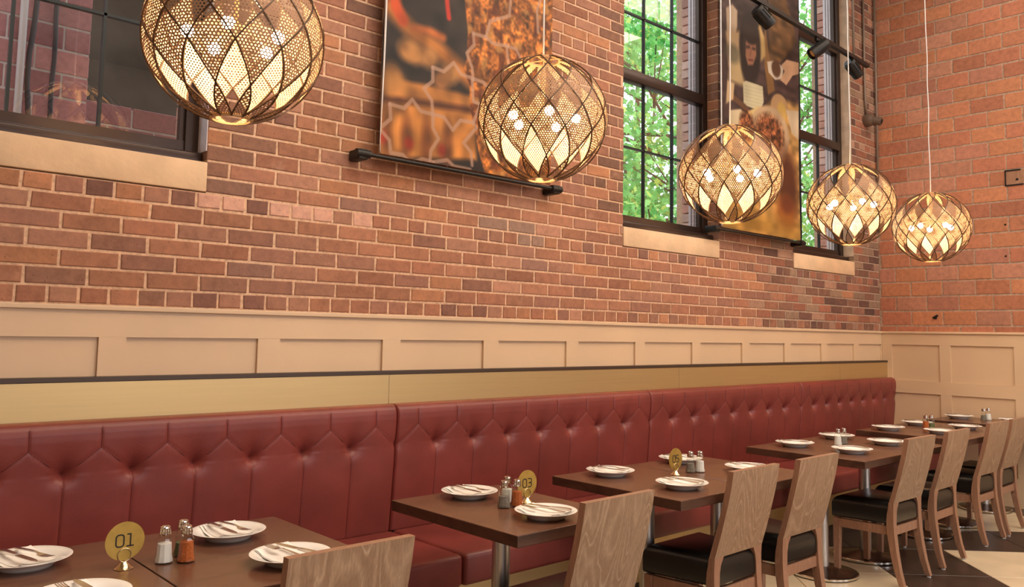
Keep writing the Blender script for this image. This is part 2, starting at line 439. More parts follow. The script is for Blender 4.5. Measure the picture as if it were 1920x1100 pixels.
for k in range(nc):
    z0 = CAP + .004 + k * COURSE
    header = k % 6 == 0
    p = PITCH_X / 2 if header else PITCH_X
    off = .02 if header else (.049 if (k % 6) % 2 == 1 else .049 + PITCH_X / 2)
    off += random.uniform(-.006, .006)
    # open spans of this course
    if z0 + COURSE > SILL0 + .01:
        spans = [(-.3, WIN[0][0]), (WIN[0][1], WIN[1][0]), (WIN[1][1], WIN[2][0]), (WIN[2][1], XE)]
    else: spans = [(-.3, XE)]
    for a, b in spans:
        x = off + math.floor((a - off) / p) * p
        while x < b:
            l, r = max(x, a), min(x + p, b)
            if l > a + 1e-4: l += .0062
            if r < b - 1e-4: r -= .0062
            if r - l > .02: spec.append((l, r, z0, header))
            x += p
def parea(l, r, z):
    P = [proj((x, W, zz)) for x, zz in ((l, z), (r, z), (r, z + .064), (l, z + .064))]
    if max(q[0] for q in P) < 0 or min(q[0] for q in P) > 1920 or max(q[1] for q in P) < 0: return 0.0
    return .5 * abs(sum(P[i][0] * P[(i + 1) % 4][1] - P[(i + 1) % 4][0] * P[i][1] for i in range(4)))
full = {}
def brick_mesh(wd, seed):
    key = (round(wd, 2), seed)
    if key not in full:
        vs, fs = brick_verts(round(wd, 2) + .0, 0.0622, seed=hash(key) % 1000)
        full[key] = MB().add(vs, fs).mesh('brick', MT['brick'], None)
    return full[key]
order = sorted(spec, key=lambda q: -parea(q[0], q[1], q[2]))
jv, jf, jc = [], [], []
for i, (l, r, z0, hd) in enumerate(order):
    area = parea(l, r, z0)
    xc, zc = (l + r) / 2, z0 + .0335
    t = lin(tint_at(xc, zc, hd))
    # bricks that edge an opening show their end face as the reveal
    if i < 300 and area > 0:
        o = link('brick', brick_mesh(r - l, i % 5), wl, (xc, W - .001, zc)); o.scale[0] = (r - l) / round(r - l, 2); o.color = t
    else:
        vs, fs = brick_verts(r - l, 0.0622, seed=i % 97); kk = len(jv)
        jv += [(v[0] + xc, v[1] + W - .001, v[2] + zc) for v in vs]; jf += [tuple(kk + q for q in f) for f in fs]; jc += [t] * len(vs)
def joined(name, v, f, c, parent):
    me = bpy.data.meshes.new(name); me.from_pydata(v, [], f); me.materials.append(MT['brick_joined'])
    at = me.color_attributes.new('tint', 'FLOAT_COLOR', 'POINT'); at.data.foreach_set('color', np.array(c, dtype=np.float32).ravel())
    o = link(name, me, parent); o['kind'] = 'stuff'; return o
joined('brick_field', jv, jf, jc, wl)

# outside reveals of the windows (brick jambs beyond the frames)
jv, jf, jc = [], [], []
for a, b in WIN:
    for k in range(46):
        z0 = SILL0 + .01 + k * COURSE
        if z0 > 5: break
        for xa, xb in ((b - .03, b + .02), (a - .02, a + .03)):
            y1 = 3.925
            m2 = MB().rbox((xa, 3.85, z0), (xb, y1, z0 + .064), .004, 1); kk = len(jv)
            jv += m2.v; jf += [tuple(kk + q for q in f) for f in m2.f]; jc += [lin(pick([((212, 166, 152), 2), ((200, 148, 134), 2), ((220, 184, 172), 1)]))] * len(m2.v)
joined('outer_jamb_bricks', jv, jf, jc, wl)

# ------------------------------------------------------------------ windows
TRANS = (3.29, 4.25); MUNT = (2.77, 3.76)
for n, (a, b) in enumerate(WIN):
    wn = struct('window_%d' % (n + 1), None, 'tall dark bronze framed window in the brick wall', 'window')
    y0, y1 = 3.70, 3.765
    fwid = .062
    mb = MB().box((a, y0, SILL1 - .01), (a + fwid, y1, 5.2)); mb.obj('jamb', MT['frame'], wn)
    mb = MB().box((b - fwid, y0, SILL1 - .01), (b, y1, 5.2)); mb.obj('jamb', MT['frame'], wn)
    # inner step of the jambs
    MB().box((a + fwid, y0 + .02, SILL1), (a + fwid + .022, y1 - .01, 5.2)).obj('sash_stile', MT['frame'], wn)
    MB().box((b - fwid - .022, y0 + .02, SILL1), (b - fwid, y1 - .01, 5.2)).obj('sash_stile', MT['frame'], wn)
    mb = MB().rbox((a, y0 - .055, SILL1 - .012), (b, y1, SILL1 + .05), .012, 3); mb.obj('bottom_rail', MT['frame'], wn, 40)
    MB().box((a + fwid, y0 + .012, SILL1 + .05), (b - fwid, y1 - .005, SILL1 + .105)).obj('sash_rail', MT['frame'], wn)
    for xa, xb in ((b - .05, b - .002), (a + .002, a + .05)):
        MB().box((xa, y1 + .0005, SILL1), (xb, 3.845, 5.2)).obj('outer_jamb_liner', MT['liner'], wn)
        for gy in (.022, .05): MB().box((xa - .002, y1 + gy, SILL1), (xb + .002, y1 + gy + .006, 5.2)).obj('liner_groove', MT['frame'], wn)
    for z in TRANS: MB().rbox((a + fwid - .01, y0 - .012, z - .042), (b - fwid + .01, y1, z + .042), .01, 2).obj('transom', MT['frame'], wn, 40)
    vx = (b - .76, b - .42)
    for x in vx: MB().box((x - .006, y0 + .02, SILL1 + .1), (x + .006, y1 - .02, 5.2)).obj('muntin', MT['muntin'], wn)
    for z in MUNT: MB().box((a + fwid, y0 + .02, z - .006), (b - fwid, y1 - .02, z + .006)).obj('muntin', MT['muntin'], wn)
    gx = [a + fwid + .02, vx[0], vx[1], b - fwid - .02]; gz = [SILL1 + .1, MUNT[0], TRANS[0], MUNT[1], TRANS[1], 5.2]
    for i in range(3):
        for j in range(5):
            MB().box((gx[i], y0 + .030, gz[j]), (gx[i + 1], y0 + .034, gz[j + 1])).obj('pane', MT['glass'], wn)
    if n != 1: MB().box((b - .005, W + .002, SILL1 + .052), (b - .0005, y0 - .001, 5.0)).obj('plaster_reveal', MT['lilac' if n == 0 else 'plaster'], wn)
    # painted stone sill, flush with the brick
    R = random.Random(n); bm = MB()
    cols = 14; ys = (W - .006, W + .105)
    for i in range(cols):
        x0 = a - .012 + (b - a + .024) * i / cols; x1 = a - .012 + (b - a + .024) * (i + 1) / cols
        bm.box((x0, ys[0], SILL0), (x1, ys[1], SILL1))
    MB().rbox((a + .001, ys[0], SILL0 + .002), (b + .004, ys[1], SILL1), .006, 2).obj('sill', MT['sill'], wn, 40)

# ------------------------------------------------------------------ back wall of big red blocks
wb = struct('wall_back', None, 'end wall of large orange red blocks with grey mortar', 'wall')
MB().box((XE + .004, -6, 0), (XE + .3, W + .4, CEIL)).obj('mortar_bed', MT['block_mortar'], wb)
BW, BH = .2875, .1405
PALB = [((182, 121, 92), 4), ((176, 115, 90), 3), ((188, 127, 94), 3), ((174, 119, 99), 2), ((182, 129, 106), 2)]
bmesh_variants = []
for s in range(6):
    R = random.Random(50 + s); j = lambda q: R.uniform(-q, q)
    a, h, c = BW / 2 - .006, BH / 2 - .0075, .004
    outer = [(.003, a + j(.002), -h + j(.002)), (.003, -a + j(.002), -h + j(.002)), (.003, -a + j(.002), h + j(.002)), (.003, a + j(.002), h + j(.002))]
    fx = j(.001)
    front = [(fx, p[1] - math.copysign(c, p[1]), p[2] - math.copysign(c, p[2])) for p in outer]
    back = [(.05, p[1], p[2]) for p in outer]
    bmesh_variants.append(MB().add(front + outer + back, [(0, 1, 2, 3)] + [(4 + i, 4 + (i + 1) % 4, (i + 1) % 4, i) for i in range(4)] + [(8 + i, 8 + (i + 1) % 4, 4 + (i + 1) % 4, 4 + i) for i in range(4)]).mesh('block', MT['brick']))
z = 1.576 - BH
row = 0
while z < 5.4:
    zc = z + BH / 2
    yj = 3.4396 if row % 2 == 0 else 3.4396 - BW / 2
    y = yj + BW
    while y > 0.9:
        y1, y0 = min(y, W - .001), y - BW
        if y1 - y0 > .03:
            P = proj((XE, (y0 + y1) / 2, zc))
            if zc > 1.45 and (y1 > 1.4 or zc < 4.6):
                o = link('block', random.choice(bmesh_variants), wb, (XE - .001, (y0 + y1) / 2, zc)); o.scale[1] = (y1 - y0 - .012) / (BW - .012)
                o.color = lin(pick(PALB))
        y -= BW
    z += BH; row += 1

# ------------------------------------------------------------------ rest of the shell
fl = struct('floor', MB().box((-5, -6, -.1), (XE + .3, W + .4, -.006)).mesh('floor', MT['grout']), 'diagonally tiled cream and brown floor', 'floor')
D0, S0, DP, SP = 2.975, 7.53, .862, .895
tw, tl = DP / math.sqrt(2) - .005, SP / math.sqrt(2) - .005
tile_me = {}
for key in ('tile_cream', 'tile_dark'):
    tile_me[key] = MB().rbox((-tw / 2, -tl / 2, -.012), (tw / 2, tl / 2, 0), .0015, 1).mesh('tile', MT[key])
rest = {'tile_cream': MB(), 'tile_dark': MB()}
for i in range(-9, 9):
    for j in range(-9, 9):
        d = D0 + (i + .5) * DP; s = S0 + (j + .5) * SP
        x, y = (s + d) / 2, (s - d) / 2
        if not (-1.5 < x < XE + .3 and -2 < y < 3.7): continue
        key = 'tile_dark' if (i % 3 == 0 or j % 3 == 1) else 'tile_cream'
        if x > 3.2 and y > .6 and x < XE - .05 and y < W - .05:
            o = link('tile', tile_me[key], fl, (x, y, 0)); o.rotation_euler[2] = -PI / 4
        else:
            rot = Matrix.Rotation(-PI / 4, 3, 'Z')
            rest[key].box((x - tw / 2, y - tl / 2, -.012), (x + tw / 2, y + tl / 2, 0), rot)
for key in rest:
    if rest[key].v:
        o = rest[key].obj('far_tiles', MT[key], fl); o['kind'] = 'stuff'
struct('ceiling', MB().box((-5, -6, CEIL), (XE + .3, W + .4, CEIL + .1)).mesh('ceiling', MT['ceil']), 'high plain ceiling', 'ceiling')
struct('wall_right', MB().box((-5, -6.1, 0), (XE + .3, -5.95, CEIL)).mesh('wall_right', MT['plain']), 'plain wall opposite the windows', 'wall')
struct('wall_front', MB().box((-5.1, -6, 0), (-5, W + .4, CEIL)).mesh('wall_front', MT['plain']), 'plain wall behind the camera', 'wall')

# ------------------------------------------------------------------ wainscot (trim_1 on the brick wall, trim_2 on the back wall)
PT, PB, PT2, PB2 = 1.392, 1.05, .933, .25
def wainscot(name, label, starts, to):
    tr = struct(name, None, label, 'trim')
    def bx(nm, u0, u1, d0, d1, z0, z1, r=0):
        lo, hi = to(u0, d0, z0), to(u1, d1, z1)
        l = tuple(min(p, q) for p, q in zip(lo, hi)); h = tuple(max(p, q) for p, q in zip(lo, hi))
        return (MB().rbox(l, h, r, 2) if r else MB().box(l, h)).obj(nm, MT['paint'], tr)
    U0, U1 = starts[0][0] - .1, starts[-1][1] + .12
    bx('cap_rail', U0, U1, 0, .034, 1.499, CAP, .004)
    bx('top_rail', U0, U1, 0, .020, PT, 1.4985)
    bx('middle_rail', U0, U1, 0, .020, PT2, PB)
    bx('bottom_rail', U0, U1, 0, .020, 0, PB2)
    edges = [U0] + [v for s in starts for v in s] + [U1]
    for i in range(0, len(edges), 2):
        bx('stile', edges[i], edges[i + 1], 0, .0199, PB2, PT2 - .0003); bx('stile', edges[i], edges[i + 1], 0, .0199, PB + .0003, PT - .0003)
    for a, b in starts:
        bx('panel', a + .0005, b - .0005, 0, .006, PB + .0005, PT - .0005); bx('panel', a + .0005, b - .0005, 0, .006, PB2 + .0005, PT2 - .0005)
    return tr
LS = [(-.93, -.36), (-.25, .325), (.43, 1.002), (1.107, 1.68), (1.788, 2.356), (2.465, 3.034), (3.145, 3.71), (3.819, 4.38), (4.483, 5.03), (5.135, 5.69), (5.80, 6.33), (6.431, 6.957), (7.067, 7.582), (7.689, 8.165)]
wainscot('trim_1', 'cream panelled wainscot below the brick wall', LS, lambda u, d, z: (min(u, XE - .021), W - d, z))
BS = [(.14, .665), (.77, 1.295), (1.40, 1.925), (2.423, 2.948) if False else (1.79, 2.32), (2.422, 2.947), (3.043, 3.483)]
BS = [(.53, 1.06), (1.16, 1.69), (1.79, 2.32), (2.422, 2.947), (3.043, 3.483)]
wainscot('trim_2', 'cream panelled wainscot along the back wall', BS, lambda u, d, z: (XE - d, min(u, W - .021), z))

# ------------------------------------------------------------------ outside: trees, neighbouring wall
def leaf_cloud(name, blobs, n, size, parent, seed):
    R = np.random.default_rng(seed)
    out = np.array([(0, -1), (.35, -.55), (.95, -.3), (.55, .05), (.75, .6), (.3, .45), (0, 1), (-.3, .45), (-.75, .6), (-.55, .05), (-.95, -.3), (-.35, -.55)])
    V, Fc = [], []
    k = 0
    tot = sum(b[3] ** 2 for b in blobs)
    for bx, by, bz, br in blobs:
        m = int(n * br ** 2 / tot)
        d = R.normal(size=(m, 3)); d /= np.linalg.norm(d, axis=1, keepdims=True)
        p = np.array([bx, by, bz]) + d * (br * R.uniform(.25, 1, (m, 1)) ** .5) * np.array([1, 1, .8])
        for q in p:
            nn = R.normal(size=3) + np.array([0, -.5, .7]); nn /= np.linalg.norm(nn)
            t = np.cross(nn, R.normal(size=3)); t /= np.linalg.norm(t); bt = np.cross(nn, t)
            s = size * R.uniform(.6, 1.3)
            V.append(q + s * (out[:, :1] * t + out[:, 1:] * bt)); Fc.append(tuple(range(k, k + 12))); k += 12
    me = bpy.data.meshes.new(name); me.from_pydata(np.concatenate(V).tolist(), [], Fc); me.materials.append(MT['leaf'])
    o = link(name, me, parent); o['kind'] = 'stuff'; return o
def tree(loc, h, blobs, n, seed, label, leaf=.075, shift=0.0):
    loc = (loc[0] - shift, loc[1], loc[2]); blobs = [(b[0] + shift, b[1], b[2], b[3]) for b in blobs]
    t = thing('maple_tree', label, 'tree', loc, 0, 'trees outside the windows')
    R = random.Random(seed)
    pts = [(0, 0, -.2), (.05, 0, h * .25), (.0, .08, h * .5), (.1, .05, h * .75), (.05, 0, h)]
    MB().tube(pts, [.2, .16, .13, .09, .04], 10).obj('trunk', MT['bark'], t, 180)
    br = MB()
    for k, (bx, by, bz, r) in enumerate(blobs):
        z0 = h * R.uniform(.35, .8)
        br.tube([(0.05, .03, z0), (bx * .5, by * .5, (z0 + bz) / 2 + .1), (bx, by, bz)], [.06, .04, .012], 6)
        for q in range(3):
            a, b2 = R.uniform(0, 6.28), R.uniform(-.5, .8)
            br.tube([(bx * .7, by * .7, (z0 + bz * 2) / 3), (bx + r * .8 * math.cos(a), by + r * .8 * math.sin(a), bz + r * .6 * b2)], [.018, .006], 5)
    o = br.obj('branches', MT['bark'], t, 180); o['kind'] = 'stuff'
    leaf_cloud('foliage', blobs, n, leaf, t, seed)
    return t
tree((12.6, 9.9, 0), 7.5, [(-.6, -.2, 4.6, 1.5), (.9, .3, 4.4, 1.5), (.1, -.3, 6.2, 1.7), (-.9, .4, 7.6, 1.5), (1.1, .2, 7.4, 1.6), (0, 0, 9.0, 1.6), (.3, .2, 3.4, 1.2), (-2.6, .2, 5.0, 1.6), (-2.8, 0, 7.0, 1.7), (-4.4, .3, 5.6, 1.5), (-1.5, 0, 3.4, 1.2)], 8000, 3, 'leafy green maple seen through the middle window', shift=-3.4)
tree((18.6, 9.8, 0), 8.0, [(-.9, -.2, 4.4, 1.5), (.9, .1, 4.7, 1.6), (0, -.3, 6.4, 1.8), (-1.0, .2, 8.0, 1.6), (1.2, .2, 8.0, 1.7), (0, 0, 9.6, 1.7), (.2, .2, 3.2, 1.3)], 6200, 4, 'leafy green maple seen through the window by the corner', shift=2.2)
tree((15.9, 13.0, 0), 8.0, [(-1.2, 0, 4.8, 1.7), (1.2, .2, 5.2, 1.8), (0, 0, 7.4, 1.9), (-.8, .3, 9.2, 1.7), (1.2, 0, 9.4, 1.7)], 3600, 5, 'darker maple standing behind the other two trees', .085)
struct('outside_ground', MB().box((-20, 4.0, -.35), (60, 60, -.25)).mesh('outside_ground', MT['asphalt']), 'grey ground outside the windows', 'ground')

# neighbouring block wing seen through the first window
nb = struct('wall_outside', None, 'purple brown brick wing outside the first window', 'wall')
YN = 5.2
MB().box((-.4, YN + .004, 0), (1.307, YN + .5, 5.0)).obj('mortar_bed', MT['stone'], nb)
for r_ in range(34):
    z0 = 1.9 + r_ * BH
    if z0 > 4.6: break
    x = 1.315 - (0 if r_ % 2 else BW / 2) - BW * 4
    while x < 1.315:
        a, b = max(x, .1), min(x + BW, 1.315)
        if b - a > .03:
            o = link('block', MB().rbox((-(b - a) / 2 + .005, 0, -BH / 2 + .006), ((b - a) / 2 - .005, .1, BH / 2 - .006), .004, 1).mesh('block', MT['brick']), nb, ((a + b) / 2, YN, z0 + BH / 2))
            o.color = lin(pick([((176, 126, 134), 2), ((164, 114, 124), 2), ((184, 134, 138), 1)]))
        x += BW
for r_ in range(7):
    z0 = 1.86 + r_ * BH
    for c_ in range(7):
        x0 = 1.37 + c_ * BW - (r_ % 2) * BW / 2
        a, b = max(x0, 1.37), x0 + BW
        o = link('block', MB().rbox((-(b - a) / 2 + .005, 0, -BH / 2 + .006), ((b - a) / 2 - .005, .1, BH / 2 - .006), .004, 1).mesh('block', MT['brick']), nb, ((a + b) / 2, 5.5, z0 + BH / 2))
        o.color = lin(pick([((160, 112, 118), 2), ((150, 104, 112), 2)]))
MB().box((1.36, 5.504, 0), (3.5, 5.6, 1.86 + 7 * BH - .02)).obj('parapet_core', MT['stone'], nb)
pd = struct('wall_porch', None, 'dark covered porch beyond the brick wing', 'wall')
MB().box((-1, 8.6, 0), (4.2, 8.8, 5.3)).obj('porch_wall', MT['shade'], pd)
MB().box((1.36, 6.3, 4.9), (4.2, 8.6, 5.3)).obj('porch_roof', MT['porch'], pd)
MB().box((1.0, 8.2, 2.75), (4.2, 8.6, 3.0)).obj('porch_beam', MT['porch'], pd)
pp = tag(MB().tube([(.945, 5.12, 1.5), (.945, 5.12, 5.0)], .02, 10).obj('downpipe', MT['pipe'], None, 180), 'pale downpipe against the brick wing outside the first window', 'pipe')
cb = tag(MB().tube([(.995 + .012 * math.sin(i * 1.3), 5.13, 1.5 + i * .16) for i in range(22)], .014, 8).obj('outdoor_cable', MT['cable'], None, 180), 'dark blue cable hanging beside the pale downpipe', 'cable')
cb2 = tag(MB().tube([(1.115 + .004 * math.sin(i * 1.9), 5.16, 1.95 + i * .14) for i in range(22)], .013, 8).obj('wall_cable', MT['cable'], None, 180), 'speckled blue cable running up the middle of the purple brick wing', 'cable')

# ------------------------------------------------------------------ banquette
BX = [.375, 2.375, 4.391, 6.375, 8.19]
def prof(t):       # t in 0..1 from the bottom up, over the top and back
    pts = [(3.492, .45), (3.478, .62), (3.462, .80), (3.452, .93), (3.448, 1.0), (3.449, 1.03), (3.455, 1.05), (3.466, 1.064), (3.482, 1.071), (3.50, 1.073), (3.524, 1.072)]
    L = [0.0]
    for i in range(1, len(pts)): L.append(L[-1] + math.hypot(pts[i][0] - pts[i - 1][0], pts[i][1] - pts[i - 1][1]))
    d = t * L[-1]
    for i in range(1, len(pts)):
        if d <= L[i] + 1e-9:
            k = (d - L[i - 1]) / (L[i] - L[i - 1]); return pts[i - 1][0] + k * (pts[i][0] - pts[i - 1][0]), pts[i - 1][1] + k * (pts[i][1] - pts[i - 1][1])
    return pts[-1]
def back_mesh(L):
    nx, nz = 8 * 22, 110
    dv = L / 8; ZB, ZP = .87, .97
    tt = [1 - (1 - i / nz) for i in range(nz + 1)]
    PY = np.array([prof(t) for t in tt])
    xs = set(np.round(np.linspace(0, L, nx + 1), 5))
    for q in range(1, 16):
        for e_ in (-.0045, -.0022, 0, .0022, .0045): xs.add(round(q * dv / 2 + e_, 5))
    for e_ in (.002, .005, .009, .013): xs.add(e_); xs.add(round(L - e_, 5))
    xs = np.array(sorted(xs)); nx = len(xs) - 1
    X, Zi = np.meshgrid(xs, np.arange(nz + 1)); Z = PY[Zi, 1]; Y = PY[Zi, 0].copy()
    k = np.round(X / dv); xb = X - k * dv                        # to the nearest button line
    endb = (k == 0) | (k == 8)
    kp = np.floor(X / dv) + .5; xp = X - kp * dv                 # to the nearest peak line
    g = lambda d, wd: np.exp(-(d / wd) ** 2)
    groove = np.where(Z < ZB, g(xb, .005), 0) * np.where(endb, 0, 1)
    groove = np.maximum(groove, np.where(Z > ZP, g(xp, .005), 0))
    sl = (ZP - ZB) / (dv / 2); zl = ZB + np.abs(xb) * sl
    dd = np.abs(Z - zl) / math.hypot(1, sl)
    groove = np.maximum(groove, np.where((Z > ZB - .01) & (Z < ZP + .01), g(dd, .005), 0))
    dz = Z - ZB
    rr = np.hypot(xb * np.where(dz > 0, 1.0, 1.15), np.where(dz > 0, dz * .72, dz * 1.5))
    dim = .044 * np.exp(-(rr / .031) ** 1.2) * np.where(endb, .25, 1)
    puff = -.0042 * np.where(Z < ZB, (1 - np.exp(-(xb / .05) ** 2)) * np.clip((Z - .45) / .3, 0, 1) * np.clip((ZB - Z) / .16, 0, 1), 0)
    fade = np.clip((1.06 - Z) / .03, .35, 1) * np.where(Zi > nz * .93, .25, 1)
    Y = Y + (groove * .0032) * fade + dim + puff
    e = np.minimum(X, L - X); rd = .016
    Y = Y + np.where(e < rd, rd - np.sqrt(np.clip(rd ** 2 - (rd - e) ** 2, 0, None)), 0)
    Y = np.minimum(Y, 3.5238)
    V = np.stack([X, Y, Z], -1).reshape(-1, 3)
    Fs = []
    for i in range(nz):
        b = i * (nx + 1)
        for j in range(nx): Fs.append((b + j, b + j + 1, b + nx + 2 + j, b + nx + 1 + j))
    v = V.tolist(); n0 = len(v); w_ = nx + 1
    # back and ends
    v += [(0, 3.524, .45), (L, 3.524, .45)]
    top0, top1 = nz * w_, nz * w_ + nx
    Fs.append((n0, n0 + 1) + tuple(nz * w_ + j for j in range(nx, -1, -1)))
    Fs.append((n0,) + tuple(i * w_ for i in range(nz, -1, -1))); Fs.append((n0 + 1,) + tuple(i * w_ + nx for i in range(nz + 1)))
    me = bpy.data.meshes.new('backrest'); me.from_pydata(v, [], Fs); me.materials.append(MT['leather'])
    me.polygons.foreach_set('use_smooth', [True] * len(me.polygons)); me.set_sharp_from_angle(angle=math.radians(60)); me.update()
    # raised welt along the diagonal folds and thin stitched seams
    sm = MB()
    def surf(x, z):
        iz = int(np.argmin(np.abs(PY[:90, 1] - z))); ix = int(np.argmin(np.abs(xs - x))); return (x, float(Y[iz, ix]) - .0006, z)
    for q in range(8):
        for s0 in (0, 1):
            xa, xb_ = (q + s0) * dv, (q + .5) * dv
            xa = min(max(xa, .012), L - .012)
            sm.tube([surf(xa + (xb_ - xa) * t, ZB + (ZP - ZB) * t) for t in np.linspace(.22, 1, 9)], .0009, 5)
        sm.tube([surf((q + .5) * dv, z_) for z_ in np.linspace(ZP, 1.05, 7)], .0008, 5)
        if q: sm.tube([surf(q * dv, z_) for z_ in np.linspace(.47, ZB - .02, 16)], .0008, 5)
    return me, sm.mesh('seams', MT['seam'])
SEATLAB = ['red tufted leather banquette section at the left, behind the 01 table', 'red tufted leather banquette section behind the 03 and 05 tables',
           'red tufted leather banquette section between the 05 table and the next', 'red tufted leather banquette section at the far end by the back wall']
for i in range(4):
    x0, L = BX[i], BX[i + 1] - BX[i]
    bq = thing('banquette', SEATLAB[i], 'bench', (x0, 0, 0), 0, 'sections of the red banquette')
    bm_, sm_ = back_mesh(L - .003)
    br_ = link('backrest', bm_, bq); link('seams', sm_, br_)['kind'] = 'stuff'
    MB().rbox((.002, 2.905, .312), (L - .002, 3.49, .455), .024, 4).obj('seat', MT['leather'], bq, 50)
    MB().box((0, 2.955, .09), (L - .0005, 2.975, .312)).obj('kick_panel', MT['brass'], bq)
    MB().box((0, 2.98, 0), (L - .0005, 3.52, .09)).obj('plinth', MT['ledge'], bq)
bb = thing('backboard', 'long brushed brass backboard with a dark ledge above the banquette', 'panel', (0, 0, 0))
px_ = [-.2, 2.368, 4.8, 7.2, XE - .003]
for a, b in zip(px_[:-1], px_[1:]): MB().box((a + .001, 3.53, .5), (b - .001, 3.545, 1.216)).obj('brass_sheet', MT['brass'], bb)
MB().box((-.2, 3.546, .5), (XE - .003, W - .022, 1.215)).obj('core', MT['ledge'], bb)
MB().rbox((-.2, 3.526, 1.2165), (XE - .002, W - .021, 1.236), .002, 1).obj('ledge', MT['ledge'], bb)

# ------------------------------------------------------------------ tables
TW, TD, TH = .58, .76, .042
def make_table():
    PY_ = .028
    t = thing('dining_table', 'x', 'table')
    MB().rbox((-TW / 2 + .001, -TD / 2, .75 - TH), (TW / 2 - .001, TD / 2, .75), .003, 2).obj('tabletop', MT['table'], t)
    o = t.children[0]; o.data.materials.append(MT['table_edge'])
    for p in o.data.polygons:
        if abs(p.normal.z) < .5: p.material_index = 1
    MB().lathe([(.036, .03), (.036, .70)], (0, PY_, 0), 28).obj('pole', MT['steel'], t, 40)
    MB().box((-.16, PY_ - .16, .698), (.16, PY_ + .16, .708)).obj('mounting_plate', MT['black'], t)
    MB().lathe([(.036, .05), (.06, .044), (.12, .032), (.19, .022), (.198, .02), (.198, .018), (.01, .018)], (0, PY_, 0), 48).obj('base_plate', MT['base'], t, 40)
    MB().lathe([(.198, .0215), (.2065, .019), (.2065, .008), (.198, .006), (.198, .0215)], (0, PY_, 0), 48, False).obj('base_rim', MT['chrome'], t, 50)
    for k in range(3):
        a = k * 2 * PI / 3 + .4; MB().lathe([(.012, 0), (.012, .008)], (.18 * math.cos(a), PY_ + .18 * math.sin(a), 0), 10).obj('glide', MT['black'], t)
    return t
TBL = [('01L', .57, 2.495, 'left half of the pair of brown tables holding the 01 sign'), ('01R', 1.152, 2.495, 'right half of the pair of brown tables at the 01 sign, beside the nearest chair'),
       ('03', 2.235, 2.478, 'small brown table for two holding the 03 sign'),
       ('05L', 3.175, 2.492, 'left half of the pair of tables holding the 05 sign'), ('05R', 3.757, 2.492, 'right half of the pair of tables at the 05 sign'),
       ('07L', 4.93, 2.52, 'left half of the third farthest pair of tables'), ('07R', 5.512, 2.52, 'right half of the third farthest pair of tables'),
       ('09L', 6.50, 2.55, 'left half of the second farthest pair of tables'), ('09R', 7.082, 2.55, 'right half of the second farthest tables, near the back wall'),
       ('11', 7.885, 2.57, 'farthest brown table standing against the back wall')]
tb0 = None; TP = {}
for key, x, y, lab in TBL:
    if tb0 is None: tb0 = make_table(); tb0.location = (x, y, 0); tb0['label'] = lab; tb0['group'] = 'brown dining tables along the banquette'
    else: copy_tree(tb0, (x, y, 0), 0, lab)
    TP[key] = (x, y)

